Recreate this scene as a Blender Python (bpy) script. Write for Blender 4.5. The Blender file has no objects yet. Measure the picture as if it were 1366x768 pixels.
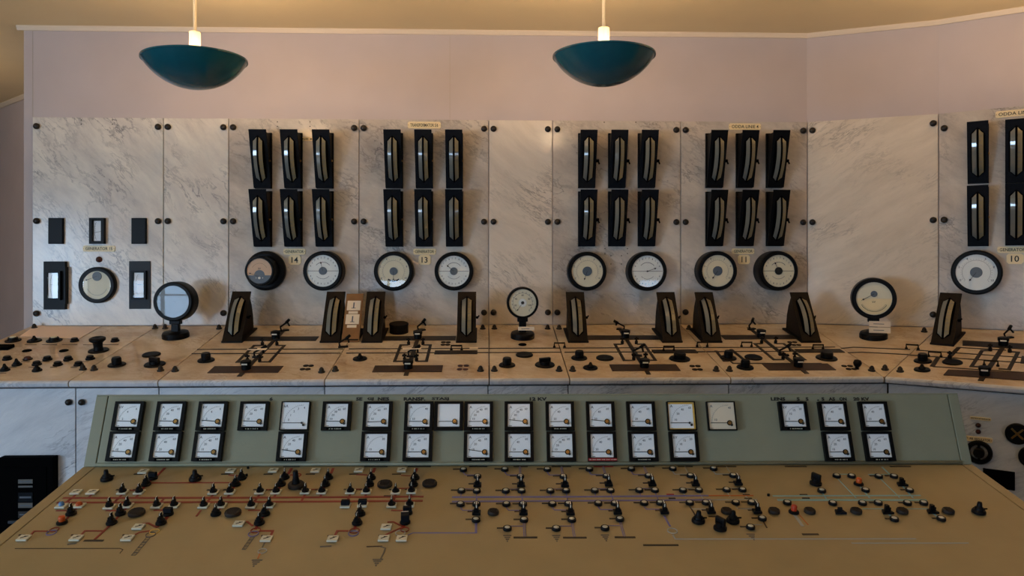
import bpy, bmesh, math, random
from mathutils import Vector, Matrix
random.seed(7)
S = bpy.context.scene
COL = S.collection
rad = math.radians
# ------------------------------------------------------------------ camera
F = 1000.0; CX = 683.0; HY = 350.0
EYE = Vector((0, -5.2, 1.6)); PSI = math.atan(33 / 1000)
RV = Vector((math.cos(PSI), -math.sin(PSI), 0)); FV = Vector((math.sin(PSI), math.cos(PSI), 0)); ZV = Vector((0, 0, 1))
def ray(px, py): return RV * ((px - CX) / F) + ZV * ((HY - py) / F) + FV
def at(px, py, depth): return EYE + ray(px, py) * depth
def depth_of(p): return (p - EYE).dot(FV)
cam_d = bpy.data.cameras.new('camera'); cam = bpy.data.objects.new('camera', cam_d); COL.objects.link(cam)
cam.location = EYE; cam.rotation_euler = (rad(90), 0, -PSI)
cam_d.sensor_width = 36; cam_d.lens = F / 1366 * 36; cam_d.shift_y = -(384 - HY) / 1366
cam_d.clip_start = 0.05; cam_d.clip_end = 100
S.camera = cam

class Fr:
    def __init__(s, O, U, V):
        s.O = Vector(O); s.U = Vector(U).normalized(); s.V = Vector(V).normalized(); s.N = s.U.cross(s.V)
    def uv(s, px, py):
        d = ray(px, py); t = (s.O - EYE).dot(s.N) / d.dot(s.N); p = EYE + d * t - s.O
        return p.dot(s.U), p.dot(s.V)
    def w(s, u, v, n=0): return s.O + s.U * u + s.V * v + s.N * n
    def M(s, u, v, n=0, rot=0):
        m = Matrix((s.U, s.V, s.N)).transposed().to_4x4(); m.translation = s.w(u, v, n)
        return m @ Matrix.Rotation(rot, 4, 'Z')
    def Mp(s, px, py, n=0, rot=0):
        u, v = s.uv(px, py); return s.M(u, v, n, rot)
    def mpp(s, px, py):
        u, v = s.uv(px, py); return depth_of(s.w(u, v)) / F
WID = Matrix.Identity(4)
WF = Fr((0, 0, 0), (1, 0, 0), (0, 1, 0))      # world frame

# ------------------------------------------------------------------ materials
def srgb(r, g, b):
    f = lambda c: (c / 255 / 12.92) if c / 255 <= .04045 else ((c / 255 + .055) / 1.055) ** 2.4
    return (f(r), f(g), f(b), 1)
def mat(name, col, rough=.5, metal=0, spec=.5, emit=None, estr=0, noise=None, bump=0):
    m = bpy.data.materials.new(name); m.use_nodes = True; nt = m.node_tree; b = nt.nodes['Principled BSDF']
    b.inputs['Base Color'].default_value = col; b.inputs['Roughness'].default_value = rough
    b.inputs['Metallic'].default_value = metal; b.inputs['Specular IOR Level'].default_value = spec
    if emit: b.inputs['Emission Color'].default_value = emit; b.inputs['Emission Strength'].default_value = estr
    if noise or bump:
        tc = nt.nodes.new('ShaderNodeTexCoord'); nz = nt.nodes.new('ShaderNodeTexNoise')
        nz.inputs['Scale'].default_value = noise[0] if noise else 40; nz.inputs['Detail'].default_value = 5
        nt.links.new(tc.outputs['Object'], nz.inputs['Vector'])
        if noise:
            mx = nt.nodes.new('ShaderNodeMix'); mx.data_type = 'RGBA'
            k = noise[1]
            mx.inputs['A'].default_value = tuple(c * (1 - k) for c in col[:3]) + (1,)
            mx.inputs['B'].default_value = tuple(min(1, c * (1 + k)) for c in col[:3]) + (1,)
            rp = nt.nodes.new('ShaderNodeMapRange'); rp.inputs['From Min'].default_value = .3; rp.inputs['From Max'].default_value = .7
            nt.links.new(nz.outputs['Fac'], rp.inputs['Value']); nt.links.new(rp.outputs['Result'], mx.inputs['Factor'])
            nt.links.new(mx.outputs['Result'], b.inputs['Base Color'])
        if bump:
            bp = nt.nodes.new('ShaderNodeBump'); bp.inputs['Strength'].default_value = bump; bp.inputs['Distance'].default_value = .002
            nz2 = nt.nodes.new('ShaderNodeTexNoise'); nz2.inputs['Scale'].default_value = 120; nt.links.new(tc.outputs['Object'], nz2.inputs['Vector'])
            nt.links.new(nz2.outputs['Fac'], bp.inputs['Height']); nt.links.new(bp.outputs['Normal'], b.inputs['Normal'])
    return m
def marble(name, base, vein, mott, ang, amount=.75, rough=.2, spec=.35, an=(1.3, 6.5, 1)):
    m = bpy.data.materials.new(name); m.use_nodes = True; nt = m.node_tree; L = nt.links.new; N = nt.nodes.new
    b = nt.nodes['Principled BSDF']; b.inputs['Roughness'].default_value = rough; b.inputs['Specular IOR Level'].default_value = spec
    tc = N('ShaderNodeTexCoord'); oi = N('ShaderNodeObjectInfo')
    ml = N('ShaderNodeVectorMath'); ml.operation = 'MULTIPLY_ADD'; cb = N('ShaderNodeCombineXYZ')
    L(oi.outputs['Random'], cb.inputs[0]); L(oi.outputs['Random'], cb.inputs[1]); L(oi.outputs['Random'], cb.inputs[2])
    L(cb.outputs[0], ml.inputs[0]); ml.inputs[1].default_value = (31, 17, 23); L(tc.outputs['Object'], ml.inputs[2])
    nd = N('ShaderNodeTexNoise'); nd.inputs['Scale'].default_value = 2.2; nd.inputs['Detail'].default_value = 6; L(ml.outputs[0], nd.inputs['Vector'])
    ds = N('ShaderNodeVectorMath'); ds.operation = 'MULTIPLY_ADD'; L(nd.outputs['Color'], ds.inputs[0]); ds.inputs[1].default_value = (.16, .16, .16); L(ml.outputs[0], ds.inputs[2])
    r0 = N('ShaderNodeMapping'); r0.inputs['Rotation'].default_value = (0, 0, rad(ang)); L(ds.outputs[0], r0.inputs['Vector'])
    mp = N('ShaderNodeMapping'); mp.inputs['Scale'].default_value = an; L(r0.outputs[0], mp.inputs['Vector'])
    def ridge(scale, sharp, detail=7):
        n = N('ShaderNodeTexNoise'); n.inputs['Scale'].default_value = scale; n.inputs['Detail'].default_value = detail; n.inputs['Roughness'].default_value = .62
        L(mp.outputs[0], n.inputs['Vector'])
        a = N('ShaderNodeMath'); a.operation = 'SUBTRACT'; L(n.outputs['Fac'], a.inputs[0]); a.inputs[1].default_value = .5
        c = N('ShaderNodeMath'); c.operation = 'ABSOLUTE'; L(a.outputs[0], c.inputs[0])
        d = N('ShaderNodeMapRange'); d.inputs['From Min'].default_value = 0; d.inputs['From Max'].default_value = sharp
        d.inputs['To Min'].default_value = 1; d.inputs['To Max'].default_value = 0; L(c.outputs[0], d.inputs['Value']); return d
    v1 = ridge(1.1, .012); v2 = ridge(3.2, .03)
    mk = N('ShaderNodeTexNoise'); mk.inputs['Scale'].default_value = 3; mk.inputs['Detail'].default_value = 3; L(ml.outputs[0], mk.inputs['Vector'])
    mkr = N('ShaderNodeMapRange'); mkr.inputs['From Min'].default_value = .42; mkr.inputs['From Max'].default_value = .68; L(mk.outputs['Fac'], mkr.inputs['Value'])
    mx = N('ShaderNodeMath'); mx.operation = 'MAXIMUM'; L(v1.outputs[0], mx.inputs[0])
    v2s = N('ShaderNodeMath'); v2s.operation = 'MULTIPLY'; L(v2.outputs[0], v2s.inputs[0]); v2s.inputs[1].default_value = .6; L(v2s.outputs[0], mx.inputs[1])
    mm = N('ShaderNodeMath'); mm.operation = 'MULTIPLY'; L(mx.outputs[0], mm.inputs[0]); L(mkr.outputs[0], mm.inputs[1])
    am = N('ShaderNodeMath'); am.operation = 'MULTIPLY'; L(mm.outputs[0], am.inputs[0]); am.inputs[1].default_value = amount
    cl = N('ShaderNodeTexNoise'); cl.inputs['Scale'].default_value = 1.3; cl.inputs['Detail'].default_value = 9; cl.inputs['Roughness'].default_value = .7; L(mp.outputs[0], cl.inputs['Vector'])
    clr = N('ShaderNodeMapRange'); clr.inputs['From Min'].default_value = .35; clr.inputs['From Max'].default_value = .68; L(cl.outputs['Fac'], clr.inputs['Value'])
    m1 = N('ShaderNodeMix'); m1.data_type = 'RGBA'; m1.inputs['A'].default_value = base; m1.inputs['B'].default_value = mott; L(clr.outputs[0], m1.inputs['Factor'])
    m2 = N('ShaderNodeMix'); m2.data_type = 'RGBA'; L(m1.outputs['Result'], m2.inputs['A']); m2.inputs['B'].default_value = vein; L(am.outputs[0], m2.inputs['Factor'])
    L(m2.outputs['Result'], b.inputs['Base Color']); return m
def glass_mat(name, tint=(1, 1, 1, 1)):
    m = bpy.data.materials.new(name); m.use_nodes = True; nt = m.node_tree
    for n in list(nt.nodes): nt.nodes.remove(n)
    o = nt.nodes.new('ShaderNodeOutputMaterial'); t = nt.nodes.new('ShaderNodeBsdfTransparent'); g = nt.nodes.new('ShaderNodeBsdfGlossy')
    t.inputs[0].default_value = tint; g.inputs['Roughness'].default_value = .02
    fr = nt.nodes.new('ShaderNodeFresnel'); fr.inputs['IOR'].default_value = 1.45
    mx = nt.nodes.new('ShaderNodeMixShader')
    ge = nt.nodes.new('ShaderNodeNewGeometry'); mu = nt.nodes.new('ShaderNodeMath'); mu.operation = 'MULTIPLY'; iv = nt.nodes.new('ShaderNodeMath'); iv.operation = 'SUBTRACT'; iv.inputs[0].default_value = 1
    nt.links.new(ge.outputs['Backfacing'], iv.inputs[1]); nt.links.new(iv.outputs[0], mu.inputs[1]); nt.links.new(fr.outputs[0], mu.inputs[0])
    nt.links.new(mu.outputs[0], mx.inputs[0]); nt.links.new(t.outputs[0], mx.inputs[1]); nt.links.new(g.outputs[0], mx.inputs[2]); nt.links.new(mx.outputs[0], o.inputs[0])
    return m
MT = {}
MT['marble'] = marble('polished_marble_upper', srgb(234, 226, 212), srgb(104, 100, 104), srgb(200, 192, 184), 48, .95, an=(1.3, 4.2, 1))
MT['marble_b'] = marble('polished_marble_dark', srgb(216, 206, 192), srgb(96, 92, 94), srgb(170, 160, 150), 30, .8, an=(1.3, 2.8, 1))
MT['marble_c'] = marble('polished_marble_pale', srgb(230, 218, 200), srgb(126, 118, 108), srgb(212, 200, 182), -32, .7)
MT['marble_d'] = marble('polished_marble_pale_left', srgb(230, 218, 202), srgb(126, 118, 110), srgb(212, 200, 184), 38, .8)
MT['marble_top'] = marble('warm_lit_stained_marble', srgb(228, 214, 192), srgb(166, 140, 112), srgb(188, 162, 134), 30, .7, .16, .35, (1.6, 2.4, 1))  # warm lamp light and discolouring of the stone both put into this colour
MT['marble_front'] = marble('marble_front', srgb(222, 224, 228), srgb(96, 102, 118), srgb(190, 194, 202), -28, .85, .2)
MT['paint'] = mat('painted_wall', srgb(192, 180, 178), .75, noise=(3, .04), bump=.1)
MT['ceil'] = mat('ceiling_paint', srgb(232, 212, 170), .8, noise=(2, .03))
MT['trim'] = mat('trim_white', srgb(226, 208, 184), .5)
MT['floor'] = mat('floor_linoleum', srgb(96, 84, 70), .35, noise=(6, .12))
MT['green'] = mat('grey_green_enamel', srgb(138, 138, 116), .42, noise=(14, .03), bump=.15)
MT['tan'] = mat('tan_enamel', srgb(152, 135, 98), .45, noise=(9, .05), bump=.15)
MT['black'] = mat('black_bakelite', srgb(10, 10, 12), .42, spec=.14)
MT['blackm'] = mat('black_matt', srgb(4, 4, 5), .8, spec=.03)
MT['navy'] = mat('blue_black_enamel', srgb(13, 17, 24), .65, spec=.12, noise=(60, .2))
MT['brownblk'] = mat('brown_black_enamel', srgb(26, 20, 15), .6, spec=.15, noise=(50, .2))
MT['strip'] = mat('dark_inlay', srgb(42, 34, 28), .5, spec=.3)
MT['stripb'] = mat('brown_inlay', srgb(58, 40, 30), .5, spec=.3)
MT['cream'] = mat('cream_scale', srgb(132, 120, 92), .12, spec=.6)
MT['dial'] = mat('dial_white', srgb(232, 236, 232), .5)
MT['dialc'] = mat('dial_cream', srgb(226, 218, 190), .5)
MT['pstrip'] = mat('pale_glass_strip', srgb(112, 114, 108), .08, spec=.7)
MT['dialo'] = mat('dial_peach', srgb(214, 176, 140), .5)
MT['white'] = mat('meter_white', srgb(244, 246, 248), .5)
MT['hub'] = mat('dial_hub_grey', srgb(92, 102, 112), .5)
MT['plate'] = mat('ivory_plate', srgb(238, 218, 170), .4)
MT['ink'] = mat('black_ink', srgb(20, 18, 16), .6)
MT['greyink'] = mat('grey_ink', srgb(84, 90, 100), .6)
MT['screw'] = mat('dark_screw', srgb(34, 28, 24), .4, .3)
MT['brass'] = mat('brass', srgb(176, 134, 76), .3, .9)
MT['red'] = mat('mimic_red', srgb(130, 36, 20), .5)
MT['violet'] = mat('mimic_violet', srgb(102, 102, 158), .5)
MT['cyan'] = mat('mimic_cyan', srgb(128, 172, 178), .5)
MT['orangel'] = mat('mimic_orange', srgb(176, 92, 30), .5)
MT['grey'] = mat('mimic_grey', srgb(150, 158, 158), .5)
MT['darkgrey'] = mat('mimic_dark_grey', srgb(88, 84, 78), .5)
MT['tile'] = mat('ivory_tile', srgb(206, 204, 186), .4)
MT['milk'] = mat('milky_button', srgb(186, 182, 166), .35)
MT['whitecap'] = mat('milky_cap', srgb(222, 216, 200), .35)
MT['orange'] = mat('orange_lens', srgb(190, 78, 18), .3)
MT['redlens'] = mat('red_lens', srgb(178, 52, 18), .3)
MT['bluelens'] = mat('blue_lens', srgb(90, 130, 170), .2)
MT['darkred'] = mat('dark_red_cap', srgb(66, 20, 16), .35)
MT['teal'] = mat('teal_enamel', srgb(14, 86, 98), .22, noise=(30, .05))
MT['enamelw'] = mat('white_enamel_inside', srgb(235, 228, 210), .4)
MT['rod'] = mat('cream_rod', srgb(238, 222, 190), .4)
MT['wood'] = mat('brown_board', srgb(120, 82, 46), .5, noise=(20, .15))
MT['paper'] = mat('paper', srgb(232, 216, 190), .7)
MT['pink'] = mat('pinkish_paper', srgb(240, 216, 200), .6)
MT['disc'] = mat('ribbed_dark_disc', srgb(38, 30, 24), .6, spec=.3)
MT['yellow'] = mat('yellowed_rim', srgb(226, 180, 84), .5)
MT['redtag'] = mat('red_tag', srgb(150, 24, 30), .5)
MT['bulb'] = mat('glowing_bulb', (1, 1, 1, 1), .5, emit=(1, .72, .42, 1), estr=12)
MT['glass'] = glass_mat('clear_glass')
MT['carcass'] = mat('carcass_dark', srgb(30, 26, 24), .8)
MT['gpt'] = mat('grey_metal', srgb(58, 64, 72), .6, spec=.2)
MT['seam'] = mat('dark_seam', srgb(28, 24, 20), .9)
MT['plaster'] = mat('room_plaster', srgb(176, 164, 148), .8)
MNAMES = list(MT)

# ------------------------------------------------------------------ mesh builder
_txt = {}
def text_geo(s, bold=False):
    s0 = s; s = (s, bold)
    if s not in _txt:
        cu = bpy.data.curves.new('t', 'FONT'); cu.body = s0; cu.size = 1; cu.align_x = 'CENTER'; cu.align_y = 'CENTER'; cu.resolution_u = 2
        cu.offset = .05 if bold else .012
        ob = bpy.data.objects.new('t', cu); COL.objects.link(ob)
        dg = bpy.context.evaluated_depsgraph_get(); me = ob.evaluated_get(dg).to_mesh()
        vs = [v.co.copy() for v in me.vertices]; fs = [tuple(p.vertices) for p in me.polygons]
        if vs:
            cx = (min(v.x for v in vs) + max(v.x for v in vs)) / 2; cy = (min(v.y for v in vs) + max(v.y for v in vs)) / 2
            vs = [Vector((v.x - cx, v.y - cy, 0)) for v in vs]
        bpy.data.objects.remove(ob); bpy.data.curves.remove(cu); _txt[s] = (vs, fs)
    return _txt[s]
class MB:
    def __init__(s): s.v = []; s.f = []; s.m = []; s.sm = []; s.mats = []
    def mi(s, m):
        if m not in s.mats: s.mats.append(m)
        return s.mats.index(m)
    def add(s, vs, fs, m, smooth=False, X=None):
        n = len(s.v); s.v += [(X @ Vector(v)) if X else Vector(v) for v in vs]
        k = s.mi(m)
        for f in fs: s.f.append(tuple(i + n for i in f)); s.m.append(k); s.sm.append(smooth)
        return s
    def box(s, x0, x1, y0, y1, z0, z1, m, X=None, bev=0):
        if bev:
            bm = bmesh.new(); bmesh.ops.create_cube(bm, size=1)
            for v in bm.verts: v.co = Vector(((x0 + x1) / 2 + v.co.x * (x1 - x0), (y0 + y1) / 2 + v.co.y * (y1 - y0), (z0 + z1) / 2 + v.co.z * (z1 - z0)))
            bmesh.ops.bevel(bm, geom=bm.edges[:], offset=bev, segments=2, affect='EDGES', profile=.5)
            bm.verts.ensure_lookup_table(); bm.verts.index_update()
            vs = [v.co.copy() for v in bm.verts]; fs = [tuple(v.index for v in f.verts) for f in bm.faces]; bm.free()
            return s.add(vs, fs, m, False, X)
        vs = [(x0, y0, z0), (x1, y0, z0), (x1, y1, z0), (x0, y1, z0), (x0, y0, z1), (x1, y0, z1), (x1, y1, z1), (x0, y1, z1)]
        return s.add(vs, [(3, 2, 1, 0), (4, 5, 6, 7), (0, 1, 5, 4), (1, 2, 6, 5), (2, 3, 7, 6), (3, 0, 4, 7)], m, False, X)
    def prism(s, poly, z0, z1, m, X=None):
        n = len(poly); A = sum(poly[i][0] * poly[(i + 1) % n][1] - poly[(i + 1) % n][0] * poly[i][1] for i in range(n))
        if A < 0: poly = poly[::-1]
        vs = [(x, y, z0) for x, y in poly] + [(x, y, z1) for x, y in poly]
        fs = [tuple(range(n - 1, -1, -1)), tuple(range(n, 2 * n))] + [(i, (i + 1) % n, n + (i + 1) % n, n + i) for i in range(n)]
        return s.add(vs, fs, m, False, X)
    def lathe(s, prof, m, seg=24, X=None, smooth=True, cap=True):
        # prof [(r, z)...] from bottom to top
        vs = []; fs = []; idx = []
        for r, z in prof:
            if r < 1e-6: idx.append([len(vs)]); vs.append((0, 0, z))
            else:
                idx.append(list(range(len(vs), len(vs) + seg))); vs += [(r * math.cos(2 * math.pi * i / seg), r * math.sin(2 * math.pi * i / seg), z) for i in range(seg)]
        for a, b in zip(idx, idx[1:]):
            for i in range(seg):
                j = (i + 1) % seg
                if len(a) == 1 and len(b) == 1: continue
                if len(a) == 1: fs.append((a[0], b[j], b[i]))
                elif len(b) == 1: fs.append((a[i], a[j], b[0]))
                else: fs.append((a[i], a[j], b[j], b[i]))
        s.add(vs, fs, m, smooth, X)
        return s
    def cyl(s, r, z0, z1, m, seg=20, X=None, r1=None, ch=0):
        r1 = r if r1 is None else r1
        p = [(0, z0), (r, z0)] + ([(r1, z1 - ch), (r1 - ch, z1)] if ch else [(r1, z1)]) + [(0, z1)]
        # flat shaded caps, so no smoothing artefacts
        return s.lathe(p, m, seg, X, smooth=False)
    def ring(s, r0, r1, z0, z1, m, seg=28, X=None):
        return s.lathe([(r0, z0), (r1, z0), (r1, z1), (r0, z1), (r0, z0)], m, seg, X, smooth=False)
    def ribbon(s, pts, w, m, z0=0, z1=.0015, X=None):
        n = len(pts); L = []; R = []
        P = [Vector((p[0], p[1])) for p in pts]
        for i in range(n):
            d0 = (P[i] - P[i - 1]).normalized() if i else None; d1 = (P[i + 1] - P[i]).normalized() if i < n - 1 else None
            if d0 is None: t = d1; k = 1
            elif d1 is None: t = d0; k = 1
            else:
                t = (d0 + d1); t = t.normalized() if t.length > .2 else d1; k = 1 / max(.45, abs(t.dot(d1)))
            q = Vector((-t.y, t.x)) * w / 2 * k; L.append(P[i] + q); R.append(P[i] - q)
        return s.prism([tuple(p) for p in R] + [tuple(p) for p in reversed(L)], z0, z1, m, X) if n == 2 else s._rib(L, R, z0, z1, m, X)
    def _rib(s, L, R, z0, z1, m, X):
        for i in range(len(L) - 1): s.prism([tuple(R[i]), tuple(R[i + 1]), tuple(L[i + 1]), tuple(L[i])], z0, z1, m, X)
        return s
    def tube(s, pts, r, m, seg=8, X=None):
        P = [Vector(p) for p in pts]; vs = []; fs = []
        for i, p in enumerate(P):
            t = (P[min(i + 1, len(P) - 1)] - P[max(i - 1, 0)]).normalized()
            a = t.orthogonal().normalized() if i == 0 else (a - t * a.dot(t)).normalized()
            b = t.cross(a)
            vs += [p + (a * math.cos(2 * math.pi * k / seg) + b * math.sin(2 * math.pi * k / seg)) * r for k in range(seg)]
        for i in range(len(P) - 1):
            for k in range(seg): fs.append((i * seg + k, i * seg + (k + 1) % seg, (i + 1) * seg + (k + 1) % seg, (i + 1) * seg + k))
        fs.append(tuple(range(seg - 1, -1, -1))); fs.append(tuple(range((len(P) - 1) * seg, len(P) * seg)))
        return s.add(vs, fs, m, seg > 6, X)
    def text(s, t, h, x, y, z, m, w=None, X=None, bold=False):
        vs, fs = text_geo(t, bold)
        if not vs: return s
        hh = max(v.y for v in vs) - min(v.y for v in vs); ww = max(v.x for v in vs) - min(v.x for v in vs)
        sy = h / hh if hh else 1; sx = (w / ww) if w else sy
        return s.add([(v.x * sx + x, v.y * sy + y, z) for v in vs], fs, m, False, X)
    def mesh(s, name):
        me = bpy.data.meshes.new(name); me.from_pydata([tuple(v) for v in s.v], [], s.f)
        for m in s.mats: me.materials.append(MT[m])
        me.polygons.foreach_set('material_index', s.m); me.polygons.foreach_set('use_smooth', s.sm); me.update()
        return me
# ------------------------------------------------------------------ things and parts
LABELS = {}
def props(o, label, cat, group=None, kind=None):
    if label: o['label'] = label
    if cat: o['category'] = cat
    if group: o['group'] = group
    if kind: o['kind'] = kind
def part(name, mb, parent, label=None, M=None, kind=None):
    me = mb if isinstance(mb, bpy.types.Mesh) else mb.mesh(name)
    o = bpy.data.objects.new(name, me); COL.objects.link(o); o.parent = parent
    if M is not None: o.matrix_local = M
    if label: o['label'] = label
    if kind: o['kind'] = kind
    return o
def thing(name, label, cat, M, group=None):
    o = bpy.data.objects.new(name, None); o.empty_display_size = .02; COL.objects.link(o); o.matrix_world = M
    props(o, label, cat, group); return o
def solo(name, mb, label, cat, M=None, group=None, kind=None):
    me = mb if isinstance(mb, bpy.types.Mesh) else mb.mesh(name)
    o = bpy.data.objects.new(name, me); COL.objects.link(o)
    if M is not None: o.matrix_world = M
    props(o, label, cat, group, kind); return o
def struct(name, mb, M=None):
    return solo(name, mb, None, None, M, None, 'structure')
PROTO = {}
def proto(key, name, nodes):
    """nodes: list of (partname, MB, label, [subnodes]); a first node named None becomes the root mesh"""
    def conv(n): return (n[0], n[1].mesh(n[0] or name), n[2] if len(n) > 2 else None, [conv(k) for k in (n[3] if len(n) > 3 else [])])
    PROTO[key] = (name, [conv(n) for n in nodes])
def inst(key, M, label, cat, group=None):
    name, nodes = PROTO[key]
    if nodes[0][0] is None:
        r = solo(name, nodes[0][1], label, cat, M, group); rest = nodes[1:]
    else: r = thing(name, label, cat, M, group); rest = nodes
    def rec(ns, p):
        for nm, me, lb, kids in ns: rec(kids, part(nm, me, p, lb))
    rec(rest, r); return r
ORD = ['first', 'second', 'third', 'fourth', 'fifth', 'sixth', 'seventh', 'eighth', 'ninth', 'tenth', 'eleventh', 'twelfth', 'thirteenth', 'fourteenth', 'fifteenth', 'sixteenth', 'seventeenth', 'eighteenth', 'nineteenth', 'twentieth']

# ------------------------------------------------------------------ main frames
W1 = Fr((0, 0, 0), (1, 0, 0), (0, 0, 1))
ZP_TOP = 1.6 + .987; ZP_BOT = 1.6 - .432; ZC = 1.6 + 1.611
A = W1.w(W1.uv(1077, 300)[0], 0); A.z = 0
Bp = at(1252, 350, 4.98); Bp.z = 0
Cp = at(1366, 350, 4.722); Cp.z = 0
U2 = (Bp - A).normalized(); U3 = (Cp - Bp).normalized()
W2 = Fr(A, U2, ZV); W3 = Fr(Bp, U3, ZV)
L2 = (Bp - A).length; L3 = 2.2
Ep = Bp + U3 * L3
X30 = W1.uv(30, 250)[0]; X42 = W1.uv(43, 250)[0]
# marble desk
ZB = ZP_BOT - .0; DD = 1.10
zf_ = 1.6 + (HY - 506) / F * depth_of(Vector((0, -DD, 0)))
AL = math.atan((ZB - zf_) / DD)
D1 = Fr((0, 0, ZB), (1, 0, 0), (0, math.cos(AL), math.sin(AL)))
VF = -DD / math.cos(AL)                       # v of the desk's front edge
K = D1.w(D1.uv(1184, 506)[0], VF)
kk = (K - Bp); kk.z = 0
N3 = W3.N.copy()                              # towards viewer
d3 = kk.dot(N3); AL3 = math.atan((ZB - K.z) / d3)
D3 = Fr(Bp + ZV * ZB, U3, -N3 * math.cos(AL3) + ZV * math.sin(AL3)); VF3 = -d3 / math.cos(AL3)
n2 = ((A + ZV * ZB) - K).cross((Bp + ZV * ZB) - K).normalized()
if n2.z < 0: n2 = -n2
D2 = Fr(A + ZV * ZB, U2, n2.cross(U2))
for fr_, nm in ((D1, 'D1'), (D2, 'D2'), (D3, 'D3')): assert fr_.N.z > 0, nm

# ------------------------------------------------------------------ room shell
def wall_prism(name, poly, z0, z1, m): struct(name, MB().prism(poly, z0, z1, m))
PB = at(30, 200, 7.26); PL = at(0, 200, 7.67); dirL = (PL - PB); dirL.z = 0; dirL.normalize()
PLf = PB + dirL * 3.2; PBr = PB - dirL * 1.3
XL = PLf.x - .0; XR = 6.2; YF = -8.6
back = .015
wall_prism('wall_back', [(X30, back), (A.x + back * .2, back), (Bp.x + back * .6, Bp.y + back), (Ep.x, Ep.y + back), (Ep.x + .4, Ep.y + .6), (Bp.x, Bp.y + .9), (A.x, .9), (X30, .9)], 0, ZC, 'paint')
nL = Vector((-dirL.y, dirL.x, 0))
if nL.y < 0: nL = -nL
wall_prism('wall_left', [(PBr.x, PBr.y), (PLf.x, PLf.y), (PLf.x + nL.x * .2, PLf.y + nL.y * .2), (PBr.x + nL.x * .2, PBr.y + nL.y * .2)], 0, ZC, 'paint')
SY0, SY1, SZ0, SZ1 = -8.2, -6.0, .7, 2.3
struct('wall_side', MB().box(XL - .2, XL, YF, SY0, 0, ZC, 'plaster').box(XL - .2, XL, SY1, PLf.y + .3, 0, ZC, 'plaster').box(XL - .2, XL, SY0, SY1, 0, SZ0, 'plaster').box(XL - .2, XL, SY0, SY1, SZ1, ZC, 'plaster'))
wn = MB(); wn.box(XL - .12, XL - .06, SY0, SY1, SZ0, SZ0 + .05, 'trim').box(XL - .12, XL - .06, SY0, SY1, SZ1 - .05, SZ1, 'trim').box(XL - .12, XL - .06, SY0, SY0 + .05, SZ0, SZ1, 'trim').box(XL - .12, XL - .06, SY1 - .05, SY1, SZ0, SZ1, 'trim').box(XL - .12, XL - .06, (SY0 + SY1) / 2 - .02, (SY0 + SY1) / 2 + .02, SZ0, SZ1, 'trim')
struct('window_4', wn)
wall_prism('wall_right', [(XR, YF), (XR + .2, YF), (XR + .2, .5), (XR, .5)], 0, ZC, 'plaster')
struct('floor', MB().box(XL - .3, XR + .3, YF - .3, PLf.y + .6, -.1, 0, 'floor'))
struct('ceiling', MB().box(XL - .3, XR + .3, YF - .3, PLf.y + .6, ZC, ZC + .1, 'ceil'))
# front wall (behind the camera) with window openings
WINS = [(-6.9, -4.4), (-2.2, -1.4), (2.75, 3.6)]; WZ0, WZ1 = .40, 1.32
fw = MB(); xs = [XL - .2]
for a, b in WINS: xs += [a, b]
xs.append(XR + .2)
for i in range(0, len(xs), 2): fw.box(xs[i], xs[i + 1], YF - .2, YF, 0, ZC, 'plaster')
for a, b in WINS: fw.box(a, b, YF - .2, YF, 0, WZ0, 'plaster').box(a, b, YF - .2, YF, WZ1, ZC, 'plaster')
struct('wall_front', fw)
for i, (a, b) in enumerate(WINS):
    wn = MB(); t = .05; y0, y1 = YF - .12, YF - .06
    wn.box(a, b, y0, y1, WZ0, WZ0 + t, 'trim').box(a, b, y0, y1, WZ1 - t, WZ1, 'trim').box(a, a + t, y0, y1, WZ0, WZ1, 'trim').box(b - t, b, y0, y1, WZ0, WZ1, 'trim')
    wn.box((a + b) / 2 - .025, (a + b) / 2 + .025, y0, y1, WZ0, WZ1, 'trim').box(a, b, y0 + .01, y1 - .01, WZ1 - .3, WZ1 - .27, 'trim')
    wo = struct('window_%d' % (i + 1), wn)
# cornice trims
def trim_run(name, pts, h=.032, d=.02):
    mb = MB()
    P = [Vector((p[0], p[1], 0)) for p in pts]
    prof = [(0, 0), (0, -h), (d * .5, -h), (d, -h * .35), (d, 0)]
    rows = []
    for i, p in enumerate(P):
        d0 = (P[i] - P[i - 1]).normalized() if i else None; d1 = (P[i + 1] - P[i]).normalized() if i < len(P) - 1 else None
        t = ((d0 or d1) + (d1 or d0)).normalized(); n = Vector((t.y, -t.x, 0)); k = 1 / t.dot(d1 or d0)
        rows.append([p + n * (a * k) + ZV * (ZC + b) for a, b in prof])
    vs = [v for r in rows for v in r]; m = len(prof); fs = []
    for i in range(len(P) - 1):
        for j in range(m): fs.append((i * m + j, (i + 1) * m + j, (i + 1) * m + (j + 1) % m, i * m + (j + 1) % m))
    fs.append(tuple(range(m))); fs.append(tuple(range((len(P) - 1) * m, len(P) * m)))
    mb.add(vs, fs, 'trim'); struct(name, mb)
trim_run('trim_1', [(X30 - .04, back), (A.x, back), (Bp.x, Bp.y + back), (Ep.x, Ep.y + back)])
PLv = [(PLf.x, PLf.y), (PBr.x, PBr.y)]
trim_run('trim_2', PLv, .04, .03)
# faint vertical board joints of the painted wall
jm = MB()
for px in (42, 600): 
    u = W1.uv(px, 100)[0]; jm.box(u - .0012, u + .0012, back - .0015, back + .003, ZP_TOP + .005, ZC - .034, 'plaster')
struct('trim_3', jm)

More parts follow.
